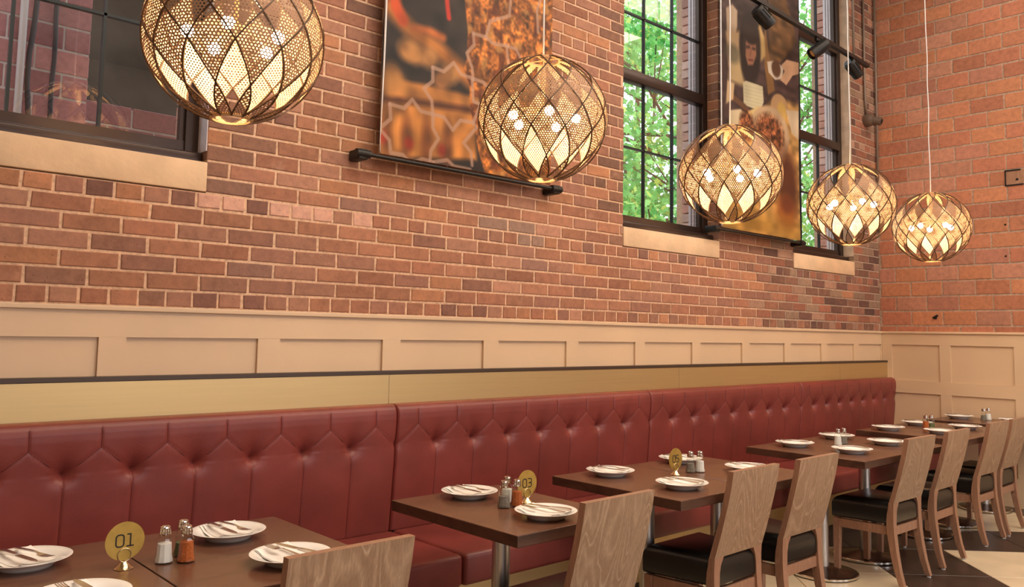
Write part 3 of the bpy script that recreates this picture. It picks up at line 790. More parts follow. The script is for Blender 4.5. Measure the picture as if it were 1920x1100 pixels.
# ------------------------------------------------------------------ chairs
def sweep(path, wx, dy, x0=0.0):
    """rectangular bar along a (y, z) path; wx, dy: widths per point; x0: centre per point or constant"""
    m = MB(); vs = []; n = len(path)
    for i, (y, z) in enumerate(path):
        xx = x0[i] if isinstance(x0, (list, tuple)) else x0
        a = wx[i] if isinstance(wx, (list, tuple)) else wx; b = dy[i] if isinstance(dy, (list, tuple)) else dy
        vs += [(xx - a / 2, y, z), (xx + a / 2, y, z), (xx + a / 2, y + b, z), (xx - a / 2, y + b, z)]
    fs = [(3, 2, 1, 0), tuple(4 * (n - 1) + k for k in range(4))]
    for i in range(n - 1):
        for k in range(4): k2 = (k + 1) % 4; fs.append((4 * i + k, 4 * i + k2, 4 * i + 4 + k2, 4 * i + 4 + k))
    return m.add(vs, fs)
CW = .388
def make_chair():
    t = thing('dining_chair', 'x', 'chair')
    bk = sweep([(.0 + .105 * ((.86 - z) / .41) ** 1.25, z) for z in (.478, .53, .59, .66, .73, .80, .86)], CW, .028)
    o = bk.obj('backrest', MT['chair'], t, 30)
    o.data.materials.append(MT['chair_solid'])
    for p in o.data.polygons:
        if abs(p.normal.x) > .5 or p.normal.z > .8: p.material_index = 1
    for s in (-1, 1):
        zz = [0.012, .10, .20, .30, .36, .41, .445, .478]
        yy = [.045, .068, .085, .096, .099, .099, .098, .096]
        wd = [.031, .035, .039, .042, .043, .045, .053, .072]
        dp = [.030, .034, .038, .042, .042, .038, .032, .030]
        xc = [s * (CW / 2 - w_ / 2 + .004 * (1 - z_ / .478)) for w_, z_ in zip(wd, zz)]
        l = sweep(list(zip(yy, zz)), wd, dp, xc).obj('rear_leg', MT['chair_solid'], t, 30)
        MB().lathe([(.013, 0), (.013, .012)], (xc[0], yy[0] + .015, 0), 12).obj('glide', MT['rubber'], l)
        f = sweep([(.432, .012), (.424, .34)], [.03, .04], [.03, .04], [s * .195, s * .19]).obj('front_leg', MT['chair_solid'], t)
        MB().lathe([(.013, 0), (.013, .012)], (s * .195, .447, 0), 12).obj('glide', MT['rubber'], f)
        xs_ = [(s * .166 - .011, .13), (s * .166 + .011, .13), (s * .190 + .011, .432), (s * .190 - .011, .432)]
        MB().add([(x, y, .288) for x, y in xs_] + [(x, y, .338) for x, y in xs_], [(3, 2, 1, 0), (4, 5, 6, 7), (0, 1, 5, 4), (1, 2, 6, 5), (2, 3, 7, 6), (3, 0, 4, 7)]).obj('side_rail', MT['chair_solid'], t)
    MB().box((-.17, .108, .288), (.17, .132, .338)).obj('rear_rail', MT['chair_solid'], t)
    MB().box((-.172, .432, .288), (.172, .454, .338)).obj('front_rail', MT['chair_solid'], t)
    # thick waterfall cushion
    bm = bmesh.new(); bmesh.ops.create_cube(bm, size=1)
    for v in bm.verts: v.co = Vector((v.co.x * (.39 + .10 * v.co.y), .285 + v.co.y * .36, .413 + v.co.z * .128))
    lo = [e for e in bm.edges if max(v.co.z for v in e.verts) < .4]
    bmesh.ops.bevel(bm, geom=lo, offset=.012, segments=2, affect='EDGES', profile=.5)
    up = [e for e in bm.edges if min(v.co.z for v in e.verts) > .46 and e.calc_length() > .2]
    bmesh.ops.bevel(bm, geom=up, offset=.05, segments=6, affect='EDGES', profile=.5)
    for v in bm.verts:
        if v.co.z > .44: v.co.z += .018 * max(0, 1 - (v.co.x / .2) ** 2) * max(0, 1 - ((v.co.y - .285) / .19) ** 2)
    me = bpy.data.meshes.new('cushion'); bm.to_mesh(me); bm.free(); me.materials.append(MT['seat'])
    me.polygons.foreach_set('use_smooth', [True] * len(me.polygons)); me.set_sharp_from_angle(angle=math.radians(50))
    link('cushion', me, t)
    return t
CH = [(1.214, 1.945, 'pale wood chair nearest the camera, at the 01 table, only its back showing'),
      (2.319, 1.955, 'pale wood chair with a zigzag grain back at the 03 table'),
      (3.313, 2.012, 'pale wood chair with black cushion at the left of the 05 table pair'),
      (3.885, 2.012, 'pale wood chair with black cushion at the right of the 05 table pair'),
      (5.18, 2.036, 'wood chair with black cushion left at the third farthest tables'),
      (5.80, 2.046, 'wood chair with black cushion right at the third farthest tables'),
      (6.66, 2.075, 'wood chair with black cushion left at the second farthest tables'),
      (7.14, 2.08, 'rightmost wood chair with black cushion, cut by the photo edge')]
ch0 = None
for x, y, lab in CH:
    if ch0 is None: ch0 = make_chair(); ch0.location = (x, y, 0); ch0['label'] = lab; ch0['group'] = 'wood chairs along the table row'
    else: copy_tree(ch0, (x, y, 0), random.uniform(-.02, .02), lab)

# ------------------------------------------------------------------ plates, napkins, cutlery
PPROF = [(.0, .003), (.060, .003), (.064, 0.0), (.069, .0), (.074, .007), (.092, .0185), (.117, .0278), (.1187, .0292), (.1167, .0300), (.094, .0228), (.078, .0135), (.07, .0105), (.0, .0098)]
plate_me = MB().lathe(PPROF, (0, 0, 0), 48, False).mesh('plate', MT['china'], 60)
def plate_z(r):
    pr = [(0, .0098), (.07, .0105), (.078, .0135), (.094, .0228), (.1165, .0300), (.3, .033)]
    for (a, za), (b, zb) in zip(pr[:-1], pr[1:]):
        if r <= b: return za + (zb - za) * (r - a) / (b - a)
    return .033
def napkin_mesh(seed):
    R = random.Random(seed); m = MB(); n = 14; a, b = .062, .094
    sk = R.uniform(-.1, .1)
    vs = []
    for i in range(n + 1):
        for j in range(n + 1):
            x = -a + 2 * a * i / n + sk * (j / n - .5) * .1; y = -b + 2 * b * j / n
            z = max(plate_z(math.hypot(x, y)) + .0016, .0116 + .008 * abs(y / b))
            vs.append((x, y, z))
    fs = [(i * (n + 1) + j, (i + 1) * (n + 1) + j, (i + 1) * (n + 1) + j + 1, i * (n + 1) + j + 1) for i in range(n) for j in range(n)]
    m.add(vs, fs); k = len(vs)
    m.add([(p[0], p[1], p[2] + .0014) for p in vs], [tuple(f) for f in fs])
    for lst in ([i for i in range(n + 1)], [n * (n + 1) + i for i in range(n + 1)], [i * (n + 1) for i in range(n + 1)], [i * (n + 1) + n for i in range(n + 1)]):
        for p, q in zip(lst[:-1], lst[1:]): m.f.append((p, q, q + k, p + k))
    # upper folded layer, a little narrower
    ks = [(p[0] * .9 - .004, p[1] * .97, p[2] + .0026) for p in vs]
    m.add(ks, fs)
    return m.mesh('napkin', MT['paper'], 40)
napkins = [napkin_mesh(s) for s in range(3)]
def strip(m, pts):
    """pts: (y, half width, z, half thickness)"""
    vs = []
    for y, hw, z, ht in pts: vs += [(-hw, y, z - ht), (hw, y, z - ht), (hw, y, z + ht), (-hw, y, z + ht)]
    n = len(pts); fs = [(3, 2, 1, 0), tuple(4 * (n - 1) + k for k in range(4))]
    for i in range(n - 1):
        for k in range(4): k2 = (k + 1) % 4; fs.append((4 * i + k, 4 * i + k2, 4 * i + 4 + k2, 4 * i + 4 + k))
    return m.add(vs, fs)
KZ = .0345
def knife_meshes():
    h = strip(MB(), [(.0, .006, KZ, .003), (.012, .0085, KZ, .0042), (.04, .0078, KZ, .004), (.075, .006, KZ, .0032), (.085, .005, KZ, .0028)])
    b = strip(MB(), [(.085, .005, KZ, .0016), (.095, .009, KZ, .0009), (.15, .0095, KZ, .0008), (.178, .0075, KZ, .0007), (.192, .002, KZ, .0005)])
    return h.mesh('handle', MT['silver'], 50), b.mesh('blade', MT['silver'], 50)
def fork_meshes():
    h = strip(MB(), [(.0, .0065, KZ - .001, .0016), (.03, .0072, KZ, .0016), (.07, .004, KZ + .003, .0017), (.105, .0028, KZ + .004, .0018), (.118, .003, KZ + .002, .0016)])
    t = strip(MB(), [(.118, .003, KZ + .002, .0016), (.126, .009, KZ, .0012), (.14, .0115, KZ - .001, .0011)])
    for k in range(4):
        x = -.0095 + k * .00635; m = MB()
        strip(m, [(.139, .0021, KZ - .001, .001), (.165, .0018, KZ, .0009), (.185, .0011, KZ + .003, .0007)])
        t.add([(p[0] + x, p[1], p[2]) for p in m.v], m.f)
    return h.mesh('handle', MT['silver'], 50), t.mesh('tines', MT['silver'], 50)
KH, KB = knife_meshes(); FH, FT = fork_meshes()
def setting(x, y, where, wall, seed, zt=.75):
    R = random.Random(seed * 13 + 5)
    rot = R.uniform(-.12, .12) + (PI if wall else 0.0)
    z = zt + .0003
    tag(link('plate', plate_me, None, (x, y, z)), 'white plate ' + where, 'plate', 'white plates laid on the tables')
    o = tag(link('napkin', napkins[seed % 3], None, (x, y, z + .0005)), 'paper napkin on the plate ' + where, 'napkin', 'paper napkins on the plates'); o.rotation_euler[2] = rot + R.uniform(-.1, .1) + .22
    for nm, meshes, dx, lab in (('knife', (KH, KB), .022, 'table knife on the plate '), ('fork', (FH, FT), -.020, 'steel fork on the plate ')):
        r2 = rot + R.uniform(-.06, .06) + .2
        c, s = math.cos(r2), math.sin(r2)
        px, py = dx, -.094
        t = thing(nm, lab + where, nm, (x + c * px - s * py, y + s * px + c * py, z + .0012), r2, 'cutlery on the plates')
        link('handle', meshes[0], t); link('blade' if nm == 'knife' else 'tines', meshes[1], t)
PL = [(.60, 2.705, 'at the left edge beside the 01 sign', 1), (.625, 2.262, 'cut by the bottom edge below the 01 sign', 0),
      (1.178, 2.668, 'by the banquette right of the 01 shakers', 1), (1.203, 2.285, 'partly behind the nearest chair back', 0),
      (2.24, 2.716, 'by the banquette on the 03 table', 1), (2.223, 2.243, 'at the chair side of the 03 table', 0),
      (3.13, 2.712, 'by the banquette left of the 05 sign', 1), (3.14, 2.293, 'just in front of the 05 sign', 0),
      (3.757, 2.752, 'behind the 05 sign and shakers', 1), (3.80, 2.36, 'half hidden by a chair right of the 05 sign', 0),
      (4.92, 2.72, 'at the left rear of the third farthest tables', 1), (5.545, 2.752, 'behind the shakers of the third farthest tables', 1),
      (4.945, 2.358, 'in front of the shakers of the third farthest tables', 0), (5.52, 2.40, 'right of the third farthest tables, by a chair', 0),
      (6.42, 2.775, 'at the left rear of the second farthest tables', 1), (7.0, 2.79, 'behind the shakers of the second farthest tables', 1),
      (6.52, 2.43, 'in front of the shakers of the second farthest tables', 0), (7.03, 2.44, 'at the right of the second farthest tables', 0),
      (7.93, 2.80, 'by the banquette on the farthest table', 1), (7.98, 2.38, 'at the right on the farthest table', 0)]
for i, (x, y, lab, wall) in enumerate(PL): setting(x, y, lab, wall, i)

# ------------------------------------------------------------------ shakers
def shaker_meshes():
    seg = 10
    outer = [(.0, 0.0), (.0265, .0), (.0275, .006), (.0235, .022), (.0215, .06), (.0212, .066), (.0145, .077), (.0135, .083)]
    body = MB().lathe(outer, (0, 0, 0), seg, False)
    lid = MB().lathe([(.0, .078), (.0158, .078), (.0165, .081), (.0163, .088), (.015, .094), (.0155, .096), (.0135, .1035), (.007, .1065), (0, .107)], (0, 0, 0), 20, False)
    def fill(h): 
        pr = [(.0, .004), (.0245, .004), (.0252, .008), (.0215, .023), (.0196, .0585)]
        pr = [p for p in pr if p[1] < h] + [(.0196 + (.0585 - h) * .055, h), (.0, h + .001)]
        return MB().lathe(pr, (0, 0, 0), seg, False)
    return body.mesh('glass_jar', MT['sglass'], 30), lid.mesh('lid', MT['chrome'], 40), fill
SB, SL, SF = shaker_meshes()
fills = {k: SF(h).mesh('contents', MT[k], 30) for k, h in (('salt', .056), ('paprika', .0585), ('pepper', .045), ('herb', .04))}
def shaker(kind, x, y, label, rz=0.0):
    t = thing('spice_shaker', label, 'shaker', (x, y, .7503), rz, 'glass shakers on the tables')
    link('glass_jar', SB, t); link('contents', fills[kind], t); link('lid', SL, t)
for k, x, y, l in [('salt', .915, 2.507, 'glass shaker of white salt beside the 01 sign'), ('herb', .985, 2.552, 'glass shaker of dark herbs behind the orange spice near the 01 sign'),
                   ('paprika', .968, 2.478, 'glass shaker of orange spice nearest the camera by the 01 sign'),
                   ('pepper', 2.213, 2.468, 'glass shaker of grey pepper on the 03 table'), ('salt', 2.285, 2.53, 'glass shaker of salt behind the other two on the 03 table'), ('paprika', 2.272, 2.458, 'glass shaker of orange spice before the 03 sign'),
                   ('pepper', 3.525, 2.522, 'half empty pepper shaker right of the 05 sign'), ('salt', 3.575, 2.50, 'full salt shaker right of the 05 sign'),
                   ('salt', 5.205, 2.575, 'salt shaker at the middle of the third farthest tables'), ('pepper', 5.285, 2.575, 'pepper shaker at the middle of the third farthest tables'),
                   ('paprika', 6.76, 2.63, 'orange spice shaker on the second farthest tables'), ('herb', 6.815, 2.61, 'green herb shaker on the second farthest tables'),
                   ('pepper', 7.93, 2.60, 'dark pepper shaker on the farthest table'), ('salt', 8.0, 2.585, 'salt shaker with pointed lid on the farthest table')]:
    shaker(k, x, y, l)

# ------------------------------------------------------------------ number signs
def ribbon(m, pts, wd, th, closed=False):
    n = len(pts); P = [Vector((p[0], p[1])) for p in pts]; L = []
    for i in range(n):
        a = P[(i - 1) % n] if (closed or i > 0) else P[i]; b = P[(i + 1) % n] if (closed or i < n - 1) else P[i]
        t1 = (P[i] - a); t2 = (b - P[i])
        t1 = t1.normalized() if t1.length > 1e-9 else t2.normalized(); t2 = t2.normalized() if t2.length > 1e-9 else t1
        nn = (Vector((-t1.y, t1.x)) + Vector((-t2.y, t2.x))); nn.normalize()
        k = 1 / max(.5, nn.dot(Vector((-t1.y, t1.x)))); L.append((P[i] + nn * wd / 2 * k, P[i] - nn * wd / 2 * k))
    vs = []
    for a, b in L: vs += [(a.x, 0, a.y), (b.x, 0, b.y), (a.x, -th, a.y), (b.x, -th, b.y)]
    fs = []
    for i in range(n if closed else n - 1):
        j = (i + 1) % n
        fs += [(4 * i + 2, 4 * i + 3, 4 * j + 3, 4 * j + 2), (4 * i, 4 * i + 2, 4 * j + 2, 4 * j), (4 * i + 1, 4 * j + 1, 4 * j + 3, 4 * i + 3)]
    if not closed: fs += [(0, 1, 3, 2), (4 * n - 4, 4 * n - 2, 4 * n - 1, 4 * n - 3)]
    m.add(vs, fs)
def digit(ch, cx, w_, h):
    a, b = w_ / 2, h / 2; r = w_ * .36
    def arc(ox, oy, a0, a1): return [(ox + r * math.cos(math.radians(a0 + (a1 - a0) * k / 4)), oy + r * math.sin(math.radians(a0 + (a1 - a0) * k / 4))) for k in range(5)]
    m = MB(); out = []
    if ch == '0': out = [(arc(a - r, b - r, 90, 0) + arc(a - r, -b + r, 0, -90) + arc(-a + r, -b + r, -90, -180) + arc(-a + r, b - r, 180, 90), True)]
    if ch == '1': out = [([(-a * .8, b), (a * .1, b), (a * .1, -b)], False), ([(-a * .9, -b), (a, -b)], False)]
    if ch == '3': out = [([(-a, b)] + arc(a - r, b - r, 90, 0) + arc(a - r, r * .0 + r, 0, -90) + [(-a * .5, 0)], False), ([(-a * .5, 0)] + arc(a - r, -r, 90, 0) + arc(a - r, -b + r, 0, -90) + [(-a, -b)], False)]
    if ch == '5': out = [([(a * .9, b), (-a, b), (-a, b * .12)] + arc(a - r, b * .12 - r, 90, 0) + arc(a - r, -b + r, 0, -90) + [(-a, -b)], False)]
    for pts, cl in out: ribbon(m, [(p[0] + cx, p[1]) for p in pts], h * .115, .0006, cl)
    return m
def sign(txt, x, y, label):
    t = thing('table_number_sign', label, 'sign', (x, y, .7503), 0, 'gold number signs on the tables')
    d = MB(); n = 48; R_ = .0535
    ring = [(R_ * math.cos(2 * PI * k / n), R_ * math.sin(2 * PI * k / n)) for k in range(n)]
    d.add([(p[0], -.0012, p[1]) for p in ring] + [(p[0], .0012, p[1]) for p in ring], [tuple(range(n)), tuple(reversed(range(n, 2 * n)))] + [(k, n + k, n + (k + 1) % n, (k + 1) % n) for k in range(n)])
    o = d.obj('disc', MT['gold'], t, None, (0, 0, .0765))
    nm = MB(); w_ = .021
    for i, c in enumerate(txt): q = digit(c, (-.5 + i) * .0275, w_, .033); nm.add(q.v, q.f)
    nm.obj('number', MT['ink'], o, None, (0, -.0013, .002))
    MB().lathe([(.0, 0), (.026, 0), (.0265, .002), (.018, .008), (.0105, .017), (.008, .02), (0, .0205)], (0, 0, 0), 28, False).obj('clip_base', MT['goldchrome'], t, 40)
    for s in (-1, 1):
        rp = [(.0185 * math.sin(2 * PI * k / 28), s * .0035, .038 - .0185 * math.cos(2 * PI * k / 28)) for k in range(29)]
        MB().tube(rp, .0013, 6).obj('clip_ring', MT['goldchrome'], t, 180)
sign('01', .806, 2.516, 'gold 01 sign at the lower left, left of the salt')
sign('03', 2.352, 2.485, 'gold 03 sign half hidden behind an orange spice shaker')
sign('05', 3.405, 2.525, 'smallest gold sign, 05, standing left of two shakers')

# ------------------------------------------------------------------ pendant lamps
RL, NL = .30, 12
LV = [75.5, 44, 20, 1, -19, -47, -77]
def node(i, k, R=RL):
    lat = math.radians(LV[i]); lon = (k + (.5 if i % 2 == 0 else 0)) * 2 * PI / NL
    return lat, lon
def sph(lat, lon, R=RL): return (R * math.cos(lat) * math.cos(lon), R * math.cos(lat) * math.sin(lon), .97 * R * math.sin(lat))
def patch(corners, n=5):
    """curved panel between 3 or 4 nodes (top, left, bottom, right)"""
    m = MB(); vs = []; uvs = []
    if len(corners) == 3: corners = [corners[0], corners[1], corners[2], corners[2]] if False else corners
    c = corners
    lat0 = sum(p[0] for p in c) / len(c); lon0 = sum(p[1] for p in c) / len(c)
    fs = []
    if len(c) == 4:
        for i in range(n + 1):
            for j in range(n + 1):
                s, t = i / n, j / n
                s = .015 + .97 * s; t = .015 + .97 * t
                la = (1 - s) * (1 - t) * c[0][0] + s * (1 - t) * c[1][0] + s * t * c[2][0] + (1 - s) * t * c[3][0]
                lo = (1 - s) * (1 - t) * c[0][1] + s * (1 - t) * c[1][1] + s * t * c[2][1] + (1 - s) * t * c[3][1]
                vs.append(sph(la, lo)); uvs.append(((lo - lon0) * RL * math.cos(lat0), (la - lat0) * RL))
        fs = [(i * (n + 1) + j, (i + 1) * (n + 1) + j, (i + 1) * (n + 1) + j + 1, i * (n + 1) + j + 1) for i in range(n) for j in range(n)]
    else:
        for i in range(n + 1):
            for j in range(i + 1):
                s = i / n; t = j / i if i else 0
                la = c[0][0] * (1 - s) + s * ((1 - t) * c[1][0] + t * c[2][0]); lo = c[0][1] * (1 - s) + s * ((1 - t) * c[1][1] + t * c[2][1])
                vs.append(sph(la, lo)); uvs.append(((lo - lon0) * RL * math.cos(lat0), (la - lat0) * RL))
        ix = lambda i, j: i * (i + 1) // 2 + j
        for i in range(n):
            for j in range(i + 1):
                fs.append((ix(i, j), ix(i + 1, j), ix(i + 1, j + 1)))
                if j < i: fs.append((ix(i, j), ix(i + 1, j + 1), ix(i, j + 1)))
    a_, b_, c_ = (Vector(vs[i]) for i in fs[len(fs) // 2][:3])
    if (b_ - a_).cross(c_ - a_).dot(a_) < 0: fs = [tuple(reversed(f)) for f in fs]
    m.add(vs, fs); me = m.mesh('panel', MT['perf'], 180)
    ul = me.uv_layers.new(name='UVMap')
    for l in me.loops: ul.data[l.index].uv = uvs[l.vertex_index]
    return me
def D(i, k): return node(i, k)
PAN = []
step = 2 * PI / NL
A0 = (math.radians(LV[1]), 0.0)
PAN.append(patch([A0, (math.radians(LV[0]), -step / 2), (math.radians(LV[0]), step / 2)]))
for i, ph in ((1, 0), (2, .5), (3, 0)):
    PAN.append(patch([(math.radians(LV[i]), ph * step), (math.radians(LV[i + 1]), (ph - .5) * step), (math.radians(LV[i + 2]), ph * step), (math.radians(LV[i + 1]), (ph + .5) * step)]))
PAN.append(patch([(math.radians(LV[5]), 0.0), (math.radians(LV[6]), -step / 2), (math.radians(LV[6]), step / 2)]))
lat_m = MB()
for i in range(6):
    for k in range(NL):
        la, lo = node(i, k)
        for s in (-.5, .5):
            la2, lo2 = math.radians(LV[i + 1]), lo + s * step
            pts = []
            n = 6
            prev = None; vs = []
            for q in range(n + 1):
                t = q / n; p = Vector(sph(la + (la2 - la) * t, lo + (lo2 - lo) * t)); pts.append(p)
            for q in range(n + 1):
                tg = (pts[min(q + 1, n)] - pts[max(q - 1, 0)]).normalized(); nr = pts[q].normalized(); sd = tg.cross(nr).normalized()
                for a, b in ((-.0024, -.003), (.0024, -.003), (.0024, .003), (-.0024, .003)): vs.append(tuple(pts[q] + sd * a + nr * b))
            fs = [(4 * q + e, 4 * q + (e + 1) % 4, 4 * q + 4 + (e + 1) % 4, 4 * q + 4 + e) for q in range(n) for e in range(4)]
            lat_m.add(vs, fs)
LATT = lat_m.mesh('lattice', MT['rib'])
zb = .97 * RL * math.sin(math.radians(-77)); rb = RL * math.cos(math.radians(77))
zt_ = .97 * RL * math.sin(math.radians(75.5)); rt = RL * math.cos(math.radians(75.5))
BRING = MB().lathe([(rb - .006, zb - .004), (rb + .005, zb - .001), (rb + .006, zb + .006), (rb - .004, zb + .004), (rb - .006, zb - .004)], (0, 0, 0), 40, False).mesh('bottom_ring', MT['lring'], 60)
TRING = MB().lathe([(rt - .004, zt_ - .004), (rt + .004, zt_ - .006), (rt + .004, zt_ + .003), (rt - .004, zt_ + .005), (rt - .004, zt_ - .004)], (0, 0, 0), 40, False).mesh('top_ring', MT['lring'], 60)
BULB = MB().sphere((0, 0, 0), .022, 14, 10).mesh('bulb', MT['bulb'], 180)
stem_m = MB().lathe([(.008, -.005), (.008, .15), (.014, .16), (.014, .22), (.004, .24), (.004, .30)], (0, 0, 0), 14)
for k in range(5):
    a = 2 * PI * k / 5; stem_m.tube([(0, 0, .05), (.07 * math.cos(a), .07 * math.sin(a), .045), (.155 * math.cos(a), .155 * math.sin(a), .022)], .005, 6)
for k in range(4):
    a = PI / 2 * k; stem_m.tube([(0, 0, zt_), (rt * math.cos(a), rt * math.sin(a), zt_)], .003, 5)
STEM = stem_m.mesh('lamp_holder', MT['lring'], 50)
LAMPS = [((441, 73), 2.70, .389, 'largest and nearest globe pendant lamp, hanging over the 01 table'), ((1017.5, 224), 2.70, .366, 'second globe pendant lamp, in front of the first banner'),
         ((1369, 327), 2.70, .197, 'third globe pendant lamp, beside the middle window'), ((1595, 384), 2.70, .33, 'fourth globe pendant lamp, in front of the corner window'),
         ((1746.5, 426), 2.70, .452, 'fifth and smallest globe pendant lamp, before the block wall')]
for (px, py), yl, rz, lab in LAMPS:
    x, z = wall_pt(px, py, yl)
    t = thing('pendant_lamp', lab, 'lamp', (x, yl, z), rz, 'perforated globe pendant lamps')
    link('lattice', LATT, t); link('bottom_ring', BRING, t); link('top_ring', TRING, t); link('lamp_holder', STEM, t)
    for k in range(NL):
        for q, ph in ((0, 0), (1, 0), (2, 0), (3, 0), (4, 0)):
            o = link('panel', PAN[q], t); o.rotation_euler[2] = k * step
    for k in range(5):
        a = 2 * PI * k / 5; link('bulb', BULB, t, (.155 * math.cos(a), .155 * math.sin(a), .0))
    R = random.Random(int(px)); top = CEIL - z - .01
    pts = [(R.uniform(-.005, .005) if 0 < i < 12 else 0, R.uniform(-.005, .005) if 0 < i < 12 else 0, .29 + (top - .29) * i / 12) for i in range(13)]
    MB().tube(pts, .0042, 7).obj('cord', MT['cord'], t, 180)
    MB().lathe([(.06, top - .02), (.06, top)], (0, 0, 0), 24).obj('ceiling_rose', MT['cord'], t, 40)

# ------------------------------------------------------------------ banners
def vnoise(shape, cells, seed):
    R = np.random.default_rng(seed); g = R.random((cells[0] + 2, cells[1] + 2))
    yy = np.linspace(0, cells[0], shape[0]); xx = np.linspace(0, cells[1], shape[1])
    yi, xi = yy.astype(int), xx.astype(int); fy, fx = (yy - yi)[:, None], (xx - xi)[None]
    fy, fx = fy * fy * (3 - 2 * fy), fx * fx * (3 - 2 * fx)
    return (g[yi][:, xi] * (1 - fy) * (1 - fx) + g[yi + 1][:, xi] * fy * (1 - fx) + g[yi][:, xi + 1] * (1 - fy) * fx + g[yi + 1][:, xi + 1] * fy * fx)
class Canvas:
    def __init__(s, x0, x1, z0, z1, nx, nz, Y, base):
        s.x0, s.x1, s.z0, s.z1, s.Y = x0, x1, z0, z1, Y
        s.X, s.Z = np.meshgrid(np.linspace(x0, x1, nx), np.linspace(z0, z1, nz)); s.C = np.zeros((nz, nx, 3)) + np.array(base, float)
        s.sc = None
    def P(s, pts): return np.array([wall_pt(a, b, s.Y) for a, b in pts])
    def mix(s, a, c):
        s.C = s.C * (1 - a[..., None]) + a[..., None] * np.array(c, float)
    def line(s, pts, wd, c, al=1.0, soft=.004):
        P = s.P(pts); d = np.full(s.X.shape, 9.0)
        for a, b in zip(P[:-1], P[1:]):
            v = b - a; L = v @ v + 1e-12; t = np.clip(((s.X - a[0]) * v[0] + (s.Z - a[1]) * v[1]) / L, 0, 1)
            d = np.minimum(d, np.hypot(s.X - a[0] - t * v[0], s.Z - a[1] - t * v[1]))
        s.mix(al * np.clip((wd / 2 - d) / soft + .5, 0, 1), c)
    def poly(s, pts, c, al=1.0, soft=.006):
        P = s.P(pts); ins = np.zeros(s.X.shape, bool); d = np.full(s.X.shape, 9.0)
        n = len(P)
        for i in range(n):
            a, b = P[i], P[(i + 1) % n]
            cond = ((a[1] > s.Z) != (b[1] > s.Z)) & (s.X < (b[0] - a[0]) * (s.Z - a[1]) / (b[1] - a[1] + 1e-12) + a[0]); ins ^= cond
            v = b - a; L = v @ v + 1e-12; t = np.clip(((s.X - a[0]) * v[0] + (s.Z - a[1]) * v[1]) / L, 0, 1)
            d = np.minimum(d, np.hypot(s.X - a[0] - t * v[0], s.Z - a[1] - t * v[1]))
        s.mix(al * np.clip(np.where(ins, d, -d) / soft + .5, 0, 1), c)
    def blob(s, pc, rx, rz_, c, al=1.0, soft=.35):
        p = s.P([pc])[0]; d = np.hypot((s.X - p[0]) / rx, (s.Z - p[1]) / rz_); s.mix(al * np.clip((1 - d) / soft, 0, 1), c)
    def tex(s, amp, cells, seed, mask=None):
        n = (vnoise(s.X.shape, cells, seed) - .5) * 2 * amp
        if mask is not None: n = n * mask
        s.C = s.C * (1 + n[..., None])
    def build(s, name, parent, wav):
        nz, nx = s.X.shape; th = wav(s.X, s.Z)
        Yf = s.Y + th; V = np.stack([s.X, Yf, s.Z], -1).reshape(-1, 3); Vb = V + np.array([0, .0012, 0])
        q = (np.arange(nz - 1)[:, None] * nx + np.arange(nx - 1)[None]).ravel()
        Fs = np.stack([q, q + 1, q + nx + 1, q + nx], 1)
        m = len(V); Fb = np.stack([q + m, q + nx + m, q + nx + 1 + m, q + 1 + m], 1)
        me = bpy.data.meshes.new(name); me.from_pydata(np.concatenate([V, Vb]).tolist(), [], np.concatenate([Fs, Fb]).tolist())
        me.materials.append(MT['print']); at = me.color_attributes.new('print', 'FLOAT_COLOR', 'POINT')
        c = np.clip(s.C * .80, 0, 255) / 255; c = np.where(c <= .04045, c / 12.92, ((c + .055) / 1.055) ** 2.4).reshape(-1, 3)
        back = np.full_like(c, .62); cc = np.concatenate([c, back]); cc = np.concatenate([cc, np.ones((len(cc), 1))], 1)
        at.data.foreach_set('color', cc.astype(np.float32).ravel()); me.polygons.foreach_set('use_smooth', [True] * len(me.polygons)); me.update()
        return link(name, me, parent)
def mask_poly(cv, pts):
    k = Canvas.__new__(Canvas); k.__dict__ = dict(cv.__dict__); k.C = np.zeros(cv.C.shape); k.poly(pts, (1, 1, 1)); return k.C[..., 0]
b1 = Canvas(2.255, 3.475, 2.335, 4.6, 230, 400, 3.5, (46, 36, 31))
b1.tex(.2, (12, 8), 1)
b1.poly([(712, 250), (712, 150), (726, 145), (800, 158), (890, 182), (892, 300), (712, 292)], (196, 128, 62), 1, .03)
b1.tex(.28, (26, 14), 2)
b1.line([(712, 182), (780, 190), (890, 208)], .035, (84, 44, 26), .85, .03)
b1.line([(738, 128), (762, 168)], .07, (190, 128, 66), .8, .06)
b1.blob((736, 150), .09, .10, (186, 128, 68), .9, .5)
b1.line([(735, 12), (748, 30), (778, 62), (812, 84), (850, 118), (880, 150)], .09, (206, 128, 58), .95, .06)
b1.line([(740, -10), (746, 14), (757, 36)], .07, (230, 92, 40), 1, .03)
b1.line([(778, 52), (806, 58), (830, 70)], .045, (206, 112, 52), .9, .03)
for p in ((766, 92), (780, 100), (806, 108), (842, 138)): b1.blob(p, .085, .085, (202, 140, 78), .95, .6)
b1.blob((828, 152), .08, .07, (190, 126, 72), .9, .6)
for a, b in ((726, 250), (762, 262), (800, 268), (838, 276)): b1.blob((a, b), .05, .2, (120, 66, 34), .8, .7)
for p in ((720, 256), (828, 282), (768, 268)): b1.blob(p, .04, .05, (186, 50, 30), .8, .7)
b1.tex(.25, (34, 20), 41)
b1.line([(836, -20), (838, 8), (841, 34)], .03, (220, 60, 40), 1, .012)
meat = [(868, -30), (872, 20), (876, 60), (874, 110), (868, 130), (879, 160), (880, 200), (888, 240), (896, 285), (910, 330), (1045, 362), (1045, -60)]
mm = mask_poly(b1, meat); b1.poly(meat, (182, 108, 46), 1, .01)
for cl, am, sd in (((30, 16), .28, 5), ((70, 40), .42, 6), ((150, 80), .36, 7)): b1.tex(am, cl, sd, mm)
